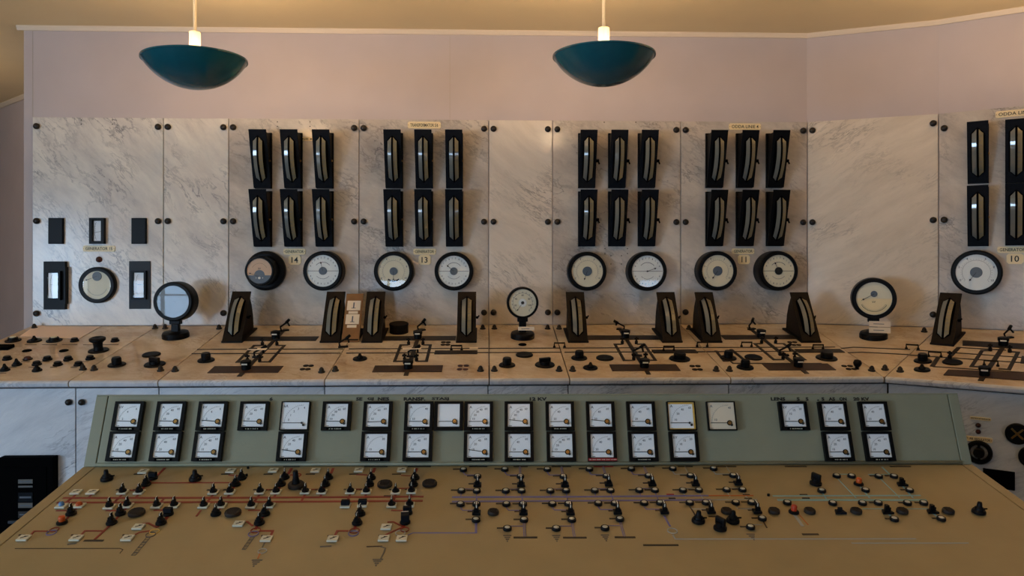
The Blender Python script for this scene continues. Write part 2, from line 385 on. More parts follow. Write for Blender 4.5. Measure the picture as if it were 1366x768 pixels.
# ------------------------------------------------------------------ marble wall slabs
def bolt_mb(mb, x, y, z=0, r=.021, m='screw'):
    X = Matrix.Translation((x, y, z)); mb.lathe([(r * .75, 0), (r, .004), (r, .014), (r * .7, .021), (0, .024)], m, 14, X)
slabdesc = ['widest blank-topped slab behind the generator 15 gauges', 'narrow blank slab left of generator 14', 'slab carrying the generator 14 gauges', 'slab under the transformator 5/6 plate', 'narrow blank slab between generator 13 and its right neighbour', 'slab with six gauges and two dials but no nameplates', 'slab under the first odda linie 4 plate']
edges = [43, 218, 305, 479, 652, 737, 908, 1077]
smats = ['marble', 'marble', 'marble_b', 'marble_b', 'marble_d', 'marble_b', 'marble_b']
gap = .0055
def wall_slab(fr, u0, u1, m, label, zt=ZP_TOP, zb=ZP_BOT + .004, bolts=((.08, 'lr'), (.46, 'lr'), (.93, 'lr'))):
    w = u1 - u0 - gap; h = zt - zb; cx = (u0 + u1) / 2; cy = (zt + zb) / 2
    root = solo('marble_slab', MB().box(-w / 2, w / 2, -h / 2, h / 2, -.013, 0, m, bev=.0015), label, 'marble slab', fr.M(cx, cy), 'upright marble switchboard slabs')
    for py, sides in bolts:
        for sd in sides:
            b = MB(); bolt_mb(b, 0, 0); x = (-w / 2 + .03) if sd == 'l' else (w / 2 - .03)
            part('bolt', b, root, None, Matrix.Translation((x, h / 2 - py, 0)))
    return root
WS = []
for i in range(7):
    u0 = W1.uv(edges[i], 300)[0]; u1 = W1.uv(edges[i + 1], 300)[0]
    bl = [(.062, 'lr'), (.705, 'lr')]
    low = {0: 'l', 1: 'r', 2: 'l', 3: 'r', 4: 'lr', 5: 'l', 6: 'l'}[i]
    bl.append((1.333, low))
    WS.append(wall_slab(W1, u0, u1, smats[i], 'polished marble wall ' + slabdesc[i], bolts=bl))
wall_slab(W2, 0, L2, 'marble_c', 'polished marble wall slab, wide and blank, angled at the right bend', bolts=[(.062, 'lr'), (.705, 'lr'), (1.333, 'r')])
wall_slab(W3, 0, .92, 'marble_b', 'polished marble wall slab at the right edge carrying the generator 10 gauges', bolts=[(.10, 'l'), (.705, 'l')])
wall_slab(W3, .92, 1.8, 'marble_b', 'polished marble wall slab beyond the right edge of the generator 10 slab', bolts=[])

# drilled holes left by removed plates
for sl_, pts in ((0, [(108.5, 160), (108.5, 165.5), (150, 160), (150, 165.5)]), (2, [(370, 162.5), (370, 168.5), (413.5, 162.5), (413.5, 168.5)]), (5, [(807, 331.5), (837, 331.5), (807, 338.5), (837, 338), (815, 341), (829, 341), (815, 352), (829, 352), (806, 163), (848, 163)])):
    so = WS[sl_]
    for p in pts:
        u, v = W1.uv(*p); part('screw_hole', MB().cyl(.004, -.001, .0008, 'seam', 8), so, None, Matrix.Translation((u - so.location.x, v - so.location.z, 0)))
# ------------------------------------------------------------------ marble desk tops
def desk_slab(fr, uLb, uLf, uRb, uRf, vf, label, m='marble_top'):
    """slab in the frame of a desk plane: left/right edge u at back (v=0) and front (v=vf)"""
    T = .034; r = .012
    prof = [(0, 0), (vf + r * 1.6, 0), (vf + r * .5, -.003), (vf, -.011), (vf, -.026), (vf + .008, -T), (0, -T)]
    def lerp(a, b, v): return a + (b - a) * v / vf
    Lr = [(lerp(uLb, uLf, v) + .003, v, z) for v, z in prof]; Rr = [(lerp(uRb, uRf, v) - .003, v, z) for v, z in prof]
    n = len(prof); vs = Lr + Rr; fs = [tuple(range(n - 1, -1, -1)), tuple(range(n, 2 * n))] + [(i, i + 1, n + i + 1, n + i) for i in range(n - 1)] + [(n - 1, 0, n, 2 * n - 1)]
    c = Vector(((uLf + uRf) / 2, vf / 2, 0)); vs = [Vector(v) - c for v in vs]
    mb = MB(); mb.add(vs, [fs[i] for i in (0, 1, 2, 8)], m); mb.add([], [tuple(k - len(vs) for k in f) for i, f in enumerate(fs) if i not in (0, 1, 2, 8)], 'marble_front')  # edges get the paler bluish marble: window light put into their colour
    bm = bmesh.new()
    o = solo('marble_desktop_slab', mb, label, 'marble desktop', fr.M(c.x, c.y), 'sloping marble desktop slabs')
    bm.from_mesh(o.data); bmesh.ops.recalc_face_normals(bm, faces=bm.faces[:]); bm.to_mesh(o.data); bm.free()
    return o
dedge = [44, 212, 305, 479, 652, 737, 908]
du = [D1.uv(x, 433.5)[0] for x in dedge] + [A.x]
Ku = (K - D1.O).dot(D1.U)
ddesc = ['leftmost desktop slab with the pale sheet and rows of small buttons', 'desktop slab under the window-reflecting pedestal dial', 'desktop slab below generator 14 with dark inlaid diagram', 'desktop slab below generator 13 with dark inlaid diagram and black drum', 'narrow desktop slab under the small cream pedestal dial', 'desktop slab left of the odda linie 4 slab with dark inlaid diagram', 'desktop slab below generator 11 with a slanted right edge']
slabs = []
for i in range(7):
    slabs.append(desk_slab(D1, du[i], du[i], du[i + 1], du[i + 1] if i < 6 else Ku, VF, 'lamp-toned stained marble ' + ddesc[i]))
a2 = A + ZV * ZB; b2 = Bp + ZV * ZB
def uvof(fr, p): return ((p - fr.O).dot(fr.U), (p - fr.O).dot(fr.V))
k2 = uvof(D2, K)
tri = [uvof(D2, a2), uvof(D2, b2), k2]; cxy = (sum(p[0] for p in tri) / 3, sum(p[1] for p in tri) / 3)
tri_l = [((p[0] - cxy[0]) * .994, (p[1] - cxy[1]) * .994) for p in tri]
slab2 = solo('marble_desktop_slab', MB().prism(tri_l, -.034, 0, 'marble_top'), 'lamp-toned stained marble wedge-shaped desktop slab under the pedestal dial with paper cards', 'marble desktop', D2.M(*cxy), 'sloping marble desktop slabs')
k3 = uvof(D3, K)
slab3 = desk_slab(D3, 0, k3[0], 2.0, 2.0, VF3, 'lamp-toned stained marble desktop slab at the right edge turning towards the viewer')
# front slabs
YFR = -DD + .03
WFR = Fr((0, YFR, 0), (1, 0, 0), (0, 0, 1))
zft = K.z - .041
def front_slab(fr, u0, u1, label, z1=zft):
    w = u1 - u0 - gap; h = z1 - .06
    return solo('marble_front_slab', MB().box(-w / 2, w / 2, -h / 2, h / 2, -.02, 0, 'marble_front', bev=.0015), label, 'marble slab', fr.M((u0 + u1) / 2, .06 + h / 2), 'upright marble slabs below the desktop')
fe = [WFR.uv(x, 530)[0] for x in (-40, 101, 212, 433, 651, 758, 972, 1184)]
fdesc = ['at the left edge behind the black meter cabinet', 'second from the left with a bolt at its top left', 'third from the left above the first desk gauges', 'fourth from the left above the word row', 'narrow one above the 12 KV lettering', 'wide one right of the 12 KV lettering', 'above the 20 KV lettering, ending at the bend']
fs_ = []
for i in range(7): fs_.append(front_slab(WFR, fe[i], fe[i + 1], 'blue-grey veined marble front slab ' + fdesc[i]))
Kf = WFR.w(fe[7], 0); W3F = Fr(Vector((Kf.x, Kf.y, 0)), U3, ZV)
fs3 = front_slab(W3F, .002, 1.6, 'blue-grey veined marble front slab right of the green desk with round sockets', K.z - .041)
for px, fo, i in ((92.5, fs_[0], 0), (110, fs_[1], 1)):
    u, v = WFR.uv(px, 536); b = MB(); bolt_mb(b, 0, 0, r=.017)
    part('bolt', b, fo, None, Matrix.Translation((u - fo.location.x, v - fo.location.z, 0)))
# carcass behind slabs
cc = MB(); z_in = zft - .01
cc.prism([(du[0] + .05, 0 - .02), (du[0] + .05, YFR + .03), (Kf.x, YFR + .04), (A.x, -.02)], .0, z_in - .02, 'carcass')
q1 = W3F.w(1.5, 0, -.04); q0 = W3F.w(.02, 0, -.04); qb = W3.w(1.5, 0, .03)
cc.prism([(A.x, -.03), (q0.x, q0.y), (q1.x, q1.y), (qb.x, qb.y), (Bp.x - .02, Bp.y - .03)], .0, z_in - .02, 'carcass')
solo('console_carcass', cc, 'dark carcass hidden behind the marble front slabs', 'carcass')
se = MB().box(du[0] - 0, du[0] + .03, YFR, -.005, 0.02, z_in - .015, 'marble_front')
solo('marble_end_slab', se, 'upright marble slab closing the left end of the console', 'marble slab')

# desk bolts are parts of their slab
def add_bolts(slab, fr, pts, r=.02):
    inv = slab.matrix_world.inverted() if False else (Matrix(slab.matrix_basis)).inverted()
    for px, py in pts:
        b = MB(); b.lathe([(r, 0), (r, .006), (r * .7, .008), (r * .66, .02), (r * .3, .03), (0, .032)], 'screw', 12)
        part('bolt', b, slab, None, inv @ fr.Mp(px, py + 1.5))
add_bolts(slabs[0], D1, [(46, 436), (207, 436.5), (110.7, 491.5)])
add_bolts(slabs[1], D1, [(220.5, 436.5), (292.4, 437), (125.7, 492), (214.4, 493)])
add_bolts(slabs[2], D1, [(233.7, 493.5), (429, 495)])
add_bolts(slabs[3], D1, [(447.5, 493), (641, 493), (644, 437)])
add_bolts(slabs[4], D1, [(659.5, 493), (745.8, 493), (659.5, 437), (730.5, 437)])
add_bolts(slabs[5], D1, [(763.9, 493), (955.4, 493), (745.8, 437)])
add_bolts(slabs[6], D1, [(973, 493), (918.9, 437.5), (1162.7, 493)])
add_bolts(slab2, D2, [(1180.5, 491.5), (1232.8, 441)])
add_bolts(slab3, D3, [(1200.8, 494)])

# ------------------------------------------------------------------ inlaid diagram on the marble desk (parts of each slab)
def slab_part(name, slab, fr, mb, label=None):
    inv = Matrix(slab.matrix_basis).inverted()
    return part(name, mb, slab, label, inv @ fr.M(0, 0))
def px_poly(fr, pts): return [fr.uv(*p) for p in pts]
def v_of(py): return D1.uv(650, py)[1]
vA0, vA1 = v_of(448.3), v_of(453.6)
vl1, vl2 = v_of(464.7), v_of(470.3)
def diagram(slab, fr, uc, uA0, uA1, lines, seg, v=lambda y: v_of(y)):
    mb = MB(); mb.prism([(uA0, v(453.8)), (uA1, v(453.8)), (uA1, v(448.2)), (uA0, v(448.2))], 0, .003, 'strip')
    slab_part('inlaid_bar', slab, fr, mb)
    mb = MB(); w = .018
    for s_ in (-1, 1):
        uo = uc + s_ * .093
        mb.ribbon([(uc + s_ * .045, v(459.8)), (uo, v(459.8)), (uo, v(481.5)), (uc + s_ * .035, v(481.5))], w, 'strip', 0, .003)
    mb.ribbon([(uc, v(438)), (uc, v(500.5))], .026, 'strip', 0, .0032)
    slab_part('inlaid_loop', slab, fr, mb)
    mb = MB(); mb.prism([(uc - .195, v(495.8)), (uc + .195, v(495.8)), (uc + .195, v(487.3)), (uc - .195, v(487.3))], 0, .0035, 'stripb')
    slab_part('inlaid_bar', slab, fr, mb, 'brown inlaid bar')
    for (a, b) in lines:
        for yy in ((464.7, 470.3)):
            mb = MB(); mb.ribbon([(a, v(yy)), (b, v(yy))], .011, 'strip', 0, .0028); slab_part('inlaid_line', slab, fr, mb)
UC = {2: -1.362, 3: -.450, 5: .903, 6: 1.80}
uL = lambda px, py=467: D1.uv(px, py)[0]
diagram(slabs[2], D1, UC[2], uL(325, 451), uL(424, 451), [(uL(262), du[3] - .005)], 0)
diagram(slabs[3], D1, UC[3], uL(510, 451), uL(608, 451), [(du[3] + .03, du[4] - .003)], 0)
diagram(slabs[5], D1, UC[5], uL(783, 451), uL(880, 451), [(du[5] + .02, du[6] - .003)], 0)
diagram(slabs[6], D1, UC[6], uL(965, 451), uL(1070, 451), [(du[6] + .003, D1.uv(1120, 467)[0])], 0)
for yy in (464.7, 470.3):
    mb = MB(); mb.ribbon([(du[4], v_of(yy)), (du[5], v_of(yy))], .011, 'strip', 0, .0028); slab_part('inlaid_line', slabs[4], D1, mb)
for sl, a, b in ((3, 580.6, 637), (5, 868.8, 927.7), (6, 1061, 1122)):
    mb = MB(); mb.prism([(uL(a), v_of(472.2)), (uL(b), v_of(472.2)), (uL(b), v_of(467.7)), (uL(a), v_of(467.7))], 0, .004, 'strip'); slab_part('inlaid_bar', slabs[sl], D1, mb)
mb = MB(); mb.ribbon(px_poly(D1, [(955, 468), (966, 481.6), (972, 481.6)]), .018, 'strip', 0, .003)
mb.ribbon(px_poly(D1, [(975, 466), (995, 482)]), .02, 'strip', 0, .003); mb.ribbon(px_poly(D1, [(972, 479.5), (978, 484.8), (1096, 484.8)]), .011, 'strip', 0, .003)
slab_part('inlaid_line', slabs[6], D1, mb)
for pts in ([(1122, 464.8), (1138.6, 463.2), (1214, 466.2)], [(1131, 470.6), (1150, 469.8), (1212, 473)]):
    mb = MB(); mb.ribbon(px_poly(D2, pts), .011, 'strip', 0, .0028); slab_part('inlaid_line', slab2, D2, mb)
# third desk
for pts, w in (([(1222, 467), (1400, 479.5)], .011), ([(1213, 473.6), (1400, 486.3)], .011), ([(1277, 463.5), (1342, 467.2)], .011), ([(1244, 489), (1400, 499.2)], .011),
               ([(1279, 463.5), (1262, 481)], .024), ([(1252, 476), (1243.5, 488.8)], .024), ([(1323, 467.5), (1310, 467.8), (1296, 489), (1310, 490)], .02),
               ([(1346, 469), (1358, 470), (1346, 493), (1332, 492)], .02), ([(1340, 460), (1308, 508)], .026)):
    mb = MB(); mb.ribbon(px_poly(D3, pts), w, 'strip', 0, .003); slab_part('inlaid_line', slab3, D3, mb)
mb = MB(); mb.prism(px_poly(D3, [(1284, 454.5), (1400, 460.5), (1400, 468), (1284, 461)]), 0, .004, 'strip'); slab_part('inlaid_bar', slab3, D3, mb)
mb = MB(); mb.prism(px_poly(D3, [(1265, 493.3), (1400, 499.8), (1400, 510), (1258.5, 500.5)]), 0, .0045, 'stripb'); slab_part('inlaid_bar', slab3, D3, mb, 'brown inlaid bar')
mb = MB(); mb.prism(px_poly(D3, [(1363, 475.5), (1400, 478), (1400, 487), (1361, 484.5)]), 0, .005, 'strip'); slab_part('inlaid_bar', slab3, D3, mb)

# ------------------------------------------------------------------ edgewise meters
def bulge(mb_l, mb_r, mb_b, hw, hh, sag, X, pin=.05):
    """curved drum seen through a pointed window: x across, y along, z out"""
    n = 16
    def wd(t):  # half width at t in -1..1
        e = (1 - abs(t)) / .17
        return hw * min(1, e)
    ys = [-1 + 2 * i / n for i in range(n + 1)]
    ys = sorted(set(ys + [-.83, .83]))
    rib = .0062
    for mbx, s_ in ((mb_l, -1), (mb_r, 1)):
        vs = []; fs = []
        for t in ys:
            w = max(wd(t), rib); z = sag * (1 - t * t) + .001
            vs += [(s_ * rib, t * hh, z), (s_ * w, t * hh, z * .86 + .0)]
        for i in range(len(ys) - 1):
            q = (2 * i, 2 * i + 1, 2 * i + 3, 2 * i + 2); fs.append(q if s_ > 0 else q[::-1])
        mbx.add(vs, fs, 'cream', True, X)
        # cheeks
        vs = []; fs = []
        for t in ys:
            w = max(wd(t), rib); z = sag * (1 - t * t) + .001
            vs += [(s_ * w, t * hh, z * .86), (s_ * (w + .006), t * hh, -.001)]
        for i in range(len(ys) - 1):
            q = (2 * i, 2 * i + 1, 2 * i + 3, 2 * i + 2); fs.append(q if s_ > 0 else q[::-1])
        mb_b.add(vs, fs, 'blackm', True, X)
    vs = []; fs = []
    for t in ys:
        z = sag * (1 - t * t) + .004
        vs += [(-rib, t * hh, z), (rib, t * hh, z), (-rib, t * hh, 0), (rib, t * hh, 0)]
    for i in range(len(ys) - 1):
        a = 4 * i; fs += [(a, a + 1, a + 5, a + 4), (a + 2, a, a + 4, a + 6), (a + 1, a + 3, a + 7, a + 5)]
    mb_b.add(vs, fs, 'blackm', False, X)
def ticks_on(mb, hw, hh, sag, X, n=9):
    for i in range(n):
        t = -.72 + 1.44 * i / (n - 1); z = sag * (1 - t * t) + .0016
        for s_ in (1,):
            mb.box(.008, hw * (.55 if i % 2 else .8), t * hh - .0008, t * hh + .0008, z - .004, z, 'greyink', X)
def edgewise_wall(metal='navy', lever=False, ndl=.4):
    w = .058; yb, yt = -.192, .188; z0, z1 = .035, .150
    th = math.atan((z1 - z0) / (yt - yb)); L = math.hypot(z1 - z0, yt - yb)
    # face frame: origin mid-face
    X = Matrix.Translation((0, (yb + yt) / 2, (z0 + z1) / 2)) @ Matrix.Rotation(th, 4, 'X')
    body = MB()
    # wedge side profile, narrower than face plate
    side = [(yb, 0), (yb, z0 - .004), (yt - .012, z1 - .012), (yt - .012, .02), (yt - .02, 0)]
    n = len(side)
    for x0, x1 in ((-.049, .049),):
        vs = [(x0, y, z) for y, z in side] + [(x1, y, z) for y, z in side]
        body.add(vs, [tuple(range(n)), tuple(range(2 * n - 1, n - 1, -1))] + [(i, n + i, n + (i + 1) % n, (i + 1) % n) for i in range(n)], 'black')
    back = MB().box(-.058, .058, yb - .002, yt, 0, .016, metal, bev=.002)
    plate = MB().box(-w, w, -L / 2, L / 2, -.006, .004, metal, X, bev=.0015)
    wl = MB(); wr = MB(); drum = MB(); hh = .150; hw = .031
    Xf = X @ Matrix.Translation((0, -.002, .004))
    bulge(wl, wr, drum, hw, hh, .040, Xf)
    # dark hexagon surround
    sur = [(0, hh + .012), (hw + .008, hh * .83), (hw + .008, -hh * .83), (0, -hh - .012), (-hw - .008, -hh * .83), (-hw - .008, hh * .83)]
    drum.prism(sur, 0, .0012, 'blackm', Xf)
    scale = MB(); scale.v = wr.v[:]; scale.f = wr.f[:]; scale.m = wr.m[:]; scale.sm = wr.sm[:]; scale.mats = ['cream']
    wl.mats = ['pstrip']
    ticks_on(scale, hw, hh, .040, Xf)
    nodes = [('back_plate', back), ('housing', body), ('face_plate', plate, None, [('scale_window', drum, None), ]), ('glass_strip', wl, 'pale glass strip'), ('scale_strip', scale, 'cream graduated scale')]
    if lever:
        lv = MB().tube([(.05, -.02, .07), (.072, -.012, .075), (.080, -.035, .078)], .006, 'blackm').cyl(.011, 0, .016, 'blackm', 10, Matrix.Translation((.062, -.012, .07)) @ Matrix.Rotation(rad(90), 4, 'Y'))
        nodes.append(('side_lever', lv))
    else:
        lv = MB().cyl(.007, 0, .014, 'brass', 10, Matrix.Translation((.048, -.01, .06)) @ Matrix.Rotation(rad(90), 4, 'Y'))
        nodes.append(('side_screw', lv))
    return nodes
proto('ew', 'edgewise_meter', edgewise_wall()); proto('ewl', 'edgewise_meter', edgewise_wall(lever=True)); proto('ewb', 'edgewise_meter', edgewise_wall('black', lever=True))
def place_ew(fr, px_back, py, key, label, group):
    inst(key, fr.Mp(px_back, py), label, 'panel meter', group)
rowsy = [214.0, 291.5]
cols = {14: (352, 392.5, 434), 13: (526.5, 566.5, 606.5), 12: (782, 822, 861.5), 11: (951.5, 992, 1032)}
pname = {14: 'on the generator 14 slab', 13: 'on the generator 13 slab', 12: 'on the slab without nameplates', 11: 'on the generator 11 slab'}
pos3 = ['left', 'middle', 'right']
for g in (14, 13, 12, 11):
    for r in range(2):
        for c in range(3):
            key = 'ew' if g >= 13 else ('ewl' if g == 12 else 'ewb')
            place_ew(W1, cols[g][c], rowsy[r], key, 'tall dark edgewise meter with curved scale, %s row %s, %s' % (['upper', 'lower'][r], pos3[c], pname[g]), 'edgewise meters on the marble wall')
for c, (px, ok) in enumerate(((1305, 0), (1355.5, 1))):
    for r in range(2):
        place_ew(W3, px, [205, 288.5][r] + (-2 if c else 0), 'ew', 'tall dark edgewise meter, %s row %s, on the generator 10 slab' % (['upper', 'lower'][r], ['left', 'cut by the frame'][c]), 'edgewise meters on the marble wall')
# small flush meters of generator 15
def small_flush(kind):
    if kind == 'blank': return [(None, MB().box(-.049, .049, -.088, .088, 0, .018, 'navy', bev=.002).box(-.044, .044, -.083, .083, .018, .0195, 'black'), None)]
    if kind == 'meter':
        fr_ = MB().box(-.049, .049, .074, .088, 0, .03, 'black').box(-.049, .049, -.088, -.074, 0, .03, 'black').box(-.049, -.03, -.074, .074, 0, .03, 'black').box(.03, .049, -.074, .074, 0, .03, 'black').box(-.03, .03, -.074, .074, 0, .008, 'black')
        fc = MB().box(-.026, .026, -.068, .068, .008, .012, 'white')
        for i in range(7): fc.box(-.022, -.012, -.048 + i * .016, -.0472 + i * .016, .012, .0125, 'greyink')
        ac = [(-.021 + .012 * (1 - (t / 5) ** 2) * -1 + .012, t * .012) for t in range(-5, 6)]
        fc.ribbon(ac, .0015, 'greyink', .012, .0125)
        nd = MB().ribbon([(.022, -.004), (-.018, -.01)], .002, 'ink', .0135, .0145)
        gl = MB().box(-.03, .03, -.074, .074, .024, .0245, 'glass')
        return [('frame', fr_), ('dial', fc, 'white scale'), ('needle', nd), ('glass', gl)]
proto('sf_blank', 'blank_meter_cover', small_flush('blank')); proto('sf', 'flush_meter', small_flush('meter'))
inst('sf_blank', W1.Mp(76, 308), 'small blank dark cover, left of the three above generator 15 plate', 'cover', 'small blank meter covers')
inst('sf', W1.Mp(131.5, 308), 'small upright white-scaled meter in black frame above the generator 15 plate', 'panel meter')
inst('sf_blank', W1.Mp(186.5, 308), 'small blank dark cover, right of the three above generator 15 plate', 'cover', 'small blank meter covers')
def slot_meter(metal, deep):
    z = .028 if deep else .008
    nodes = []
    bp = MB().box(-.072, .072, -.163, .163, 0, z, metal, bev=.002)
    fr_ = MB(); a, b, c = .050, .098, z + .022
    fr_.box(-a, a, b - .012, b, z, c, 'black').box(-a, a, -b, -b + .012, z, c, 'black').box(-a, -a + .014, -b + .012, b - .012, z, c, 'black').box(a - .014, a, -b + .012, b - .012, z, c, 'black').box(-a + .014, a - .014, -b + .012, b - .012, z, z + .004, 'black')
    fc = MB().box(-.033, .033, -.084, .084, z + .004, z + .008, 'white')
    zz = z + .008
    fc.ribbon([(-.010 - .012 * (1 - (t / 5) ** 2), t * .014) for t in range(-5, 6)], .0018, 'greyink', zz, zz + .0005)
    for i in range(11): fc.box(-.008, .002 if i % 5 == 0 else -.003, -.07 + i * .014, -.0692 + i * .014, zz, zz + .0005, 'greyink')
    nd = MB().ribbon([(.028, .0), (-.018, .006)], .0022, 'ink', zz + .002, zz + .003); gl = MB().box(-a + .014, a - .014, -b + .012, b - .012, c - .006, c - .0055, 'glass')
    rd = MB().box(.072, .080, -.125, .125, 0, .04, 'black') if deep else None
    nodes = [('back_plate', bp), ('frame', fr_), ('dial', fc, 'white scale'), ('needle', nd), ('glass', gl)]
    if rd: nodes.append(('hinge_rail', rd))
    return nodes
proto('slot_a', 'slot_meter', slot_meter('black', True)); proto('slot_b', 'slot_meter', slot_meter('gpt', False))
inst('slot_a', W1.Mp(75.5, 380.5), 'black slot-faced meter at lower left of the generator 15 slab', 'panel meter')
inst('slot_b', W1.Mp(187, 380), 'grey-plated slot-faced meter at lower right of the generator 15 slab', 'panel meter')
# ------------------------------------------------------------------ round meters
def arc_pts(r, a0, a1, n=20): return [(r * math.cos(rad(a0 + (a1 - a0) * i / n)), r * math.sin(rad(a0 + (a1 - a0) * i / n))) for i in range(n + 1)]
def dial_face(mb, r, z, style, face):
    mb.cyl(r, z - .003, z, face, 40)
    e = z + .0006
    if style in ('sync', 'syncd'):
        mb.ribbon([(-r * .96, 0), (r * .96, 0)], r * .025, 'ink', z, e)
        for i in range(24):
            a = rad(i * 15 + 7.5)
            if abs(math.sin(a)) > .2:
                mb.add([(v.x * .13 * r * 1.2 + math.cos(a) * r * .83, v.y * .13 * r * 1.2 + math.sin(a) * r * .83, e) for v in text_geo(str((i * 3) % 9 + 1))[0]], text_geo(str((i * 3) % 9 + 1))[1], 'greyink')
        mb.ribbon(arc_pts(r * .55, 40, 140), r * .03, 'greyink', z, e); mb.ribbon(arc_pts(r * .5, -140, -40), r * .02, 'greyink', z, e)
    elif style in ('dots', 'anchor'):
        mb.ribbon(arc_pts(r * .68, -40, 220, 40), r * .012, 'greyink', z, e)
        for i in range(27):
            a = rad(-40 + i * 10); q = .80 if i % 5 == 0 else .76
            mb.ribbon([(r * .72 * math.cos(a), r * .72 * math.sin(a)), (r * q * math.cos(a), r * q * math.sin(a))], r * .012, 'greyink', z, e)
        for a, t in ((210, '0'), (160, '2'), (120, '4'), (60, '6'), (20, '8'), (-30, '10')):
            mb.text(t, r * .12, r * .88 * math.cos(rad(a)), r * .88 * math.sin(rad(a)), e, 'greyink')
        if style == 'anchor': mb.ribbon(arc_pts(r * .62, -125, -55, 10), r * .1, 'ink', z, e)
    elif style == 'peach':
        mb.prism([(x, y) for x, y in arc_pts(r * .998, 200, 340, 20)], z, e, 'hub'); mb.cyl(r * .42, z, e + .0002, 'hub', 30, Matrix.Translation((0, -r * .34, 0)))
        mb.ribbon(arc_pts(r * .62, 25, 155), r * .012, 'ink', z, e); mb.text('kV', r * .14, 0, r * .2, e, 'ink')
        for i in (-1, 0, 1): mb.cyl(r * (.1 if i == 0 else .04), e, e + .004, 'whitecap', 12, Matrix.Translation((i * r * .26, -r * .55, 0)))
    elif style == 'small':
        mb.ribbon(arc_pts(r * .72, -50, 230, 40), r * .02, 'greyink', z, e); mb.cyl(r * .12, e, e + .0068, 'ink', 16)
        for i in range(15):
            a = rad(-50 + i * 20); mb.ribbon([(r * .72 * math.cos(a), r * .72 * math.sin(a)), (r * .82 * math.cos(a), r * .82 * math.sin(a))], r * .03, 'greyink', z, e)
        for a, t in ((200, '20'), (150, '40'), (90, '60'), (30, '80'), (-20, '100')): mb.text(t, r * .13, r * .56 * math.cos(rad(a)), r * .56 * math.sin(rad(a)), e, 'ink')
    elif style == 'fan':
        mb.prism([(-r * .97, -.02 * r), (r * .97, -.02 * r)] + arc_pts(r * .97, 0, 0, 1)[:0] + [(x, y) for x, y in arc_pts(r * .97, 0, -180, 20)], z, e, 'plate')
        mb.ribbon(arc_pts(r * .8, -150, -30), r * .02, 'ink', e, e + .0005)
        for i in range(19):
            a = rad(-150 + i * 120 / 18); mb.ribbon([(r * .7 * math.cos(a), r * .7 * math.sin(a)), (r * .8 * math.cos(a), r * .8 * math.sin(a))], r * .018, 'ink', e, e + .0005)
        mb.text('kV', r * .12, 0, -r * .2, e + .0005, 'ink')
    elif style == 'plain15':
        mb.ribbon(arc_pts(r * .72, 200, 340), r * .015, 'greyink', z, e)
def round_nodes(R, depth, style='sync', face='dial', needle=100, hubr=.17, hubm='hub', fr_=.80, hubc=(0, 0), nl=.6, flange=None):
    body = MB()
    pr = [(R, 0), (R, depth * .75), (R * .98, depth * .93), (R * .93, depth), (R * fr_, depth), (R * fr_, depth - .014), (0, depth - .014)]
    body.lathe(pr, 'black', 44, smooth=False)
    rf = R * fr_; fz = depth - .011
    if flange: body2 = MB().lathe([(flange, 0), (flange, .03), (flange * .97, .038), (flange * .86, .042), (0, .042)], 'black', 44, smooth=False)
    dl = MB(); dial_face(dl, rf * .995, fz, style, face)
    hub = MB().cyl(rf * hubr, fz, fz + .005, hubm, 24, Matrix.Translation((hubc[0] * rf, hubc[1] * rf, 0)), ch=.0005)
    a = rad(needle); c = Vector((hubc[0] * rf, hubc[1] * rf)); tip = c + Vector((math.cos(a), math.sin(a))) * rf * nl
    nd = MB().ribbon([tuple(c), tuple(tip)], rf * .022, 'ink', fz + .0052, fz + .006); m_ = c + (tip - c) * .85
    nd.cyl(rf * .05, fz + .005, fz + .0065, 'ink', 10, Matrix.Translation((m_.x, m_.y, 0)))
    gl = MB().cyl(rf * .995, depth - .004, depth - .0035, 'glass', 40)
    nodes = [('case', body), ('dial', dl, 'dial face'), ('hub', hub), ('needle', nd), ('glass', gl)]
    if flange: nodes.append(('flange', body2))
    return nodes
RS = [  # px, py of the back centre, key, R, depth, style, face, needle, label
 (355.5, 361, dict(R=.100, depth=.17, style='peach', face='dialo', needle=160, hubr=.02, hubc=(0, -.45), nl=.9, fr_=.84, flange=.135), 'round deep-bodied dial with peach and grey face, left under generator 14 gauges'),
 (434.5, 361, dict(R=.135, depth=.10, style='sync', hubr=.25, needle=103), 'round white dial with a horizontal line, right of the generator 14 plate'),
 (526.5, 361.5, dict(R=.135, depth=.075, style='anchor', face='dialc', needle=-90, hubr=.25, nl=.6), 'round pale dial with anchor-shaped pointer, left of the generator 13 plate'),
 (606, 361.5, dict(R=.133, depth=.075, style='sync', hubr=.25, needle=140), 'round white dial with a horizontal line, right of the generator 13 plate'),
 (781.5, 361.5, dict(R=.135, depth=.085, style='dots', face='dialc', needle=250, hubr=.3), 'round cream dial without line, left on the slab without nameplates'),
 (860, 361.5, dict(R=.136, depth=.10, style='sync', needle=20, hubr=.05, hubm='ink'), 'round dial reflecting a window patch, right on the slab without nameplates'),
 (952, 361, dict(R=.137, depth=.10, style='dots', face='dialc', needle=235, hubr=.3), 'round cream dial without line, left of the generator 11 plate'),
 (1030.5, 361, dict(R=.138, depth=.12, style='sync', face='dialc', needle=115, hubr=.24, hubm='ink'), 'round dial with black hub and horizontal line, right of the generator 11 plate'),
]
for i, (px, py, kw, lb) in enumerate(RS):
    proto('rm%d' % i, 'round_meter', round_nodes(**kw)); inst('rm%d' % i, W1.Mp(px, py), lb, 'dial', 'large round dials on the marble wall')
proto('rm15', 'round_meter', round_nodes(R=.123, depth=.035, style='plain15', face='dialc', needle=200, hubr=.32, fr_=.78, hubc=(0, .62), nl=.9))
inst('rm15', W1.Mp(132, 380), 'thin-rimmed round dial with off-centre grey hub on the generator 15 slab', 'dial')
proto('rm10', 'round_meter', round_nodes(R=.143, depth=.11, style='dots', face='dial', needle=235, hubr=.3))
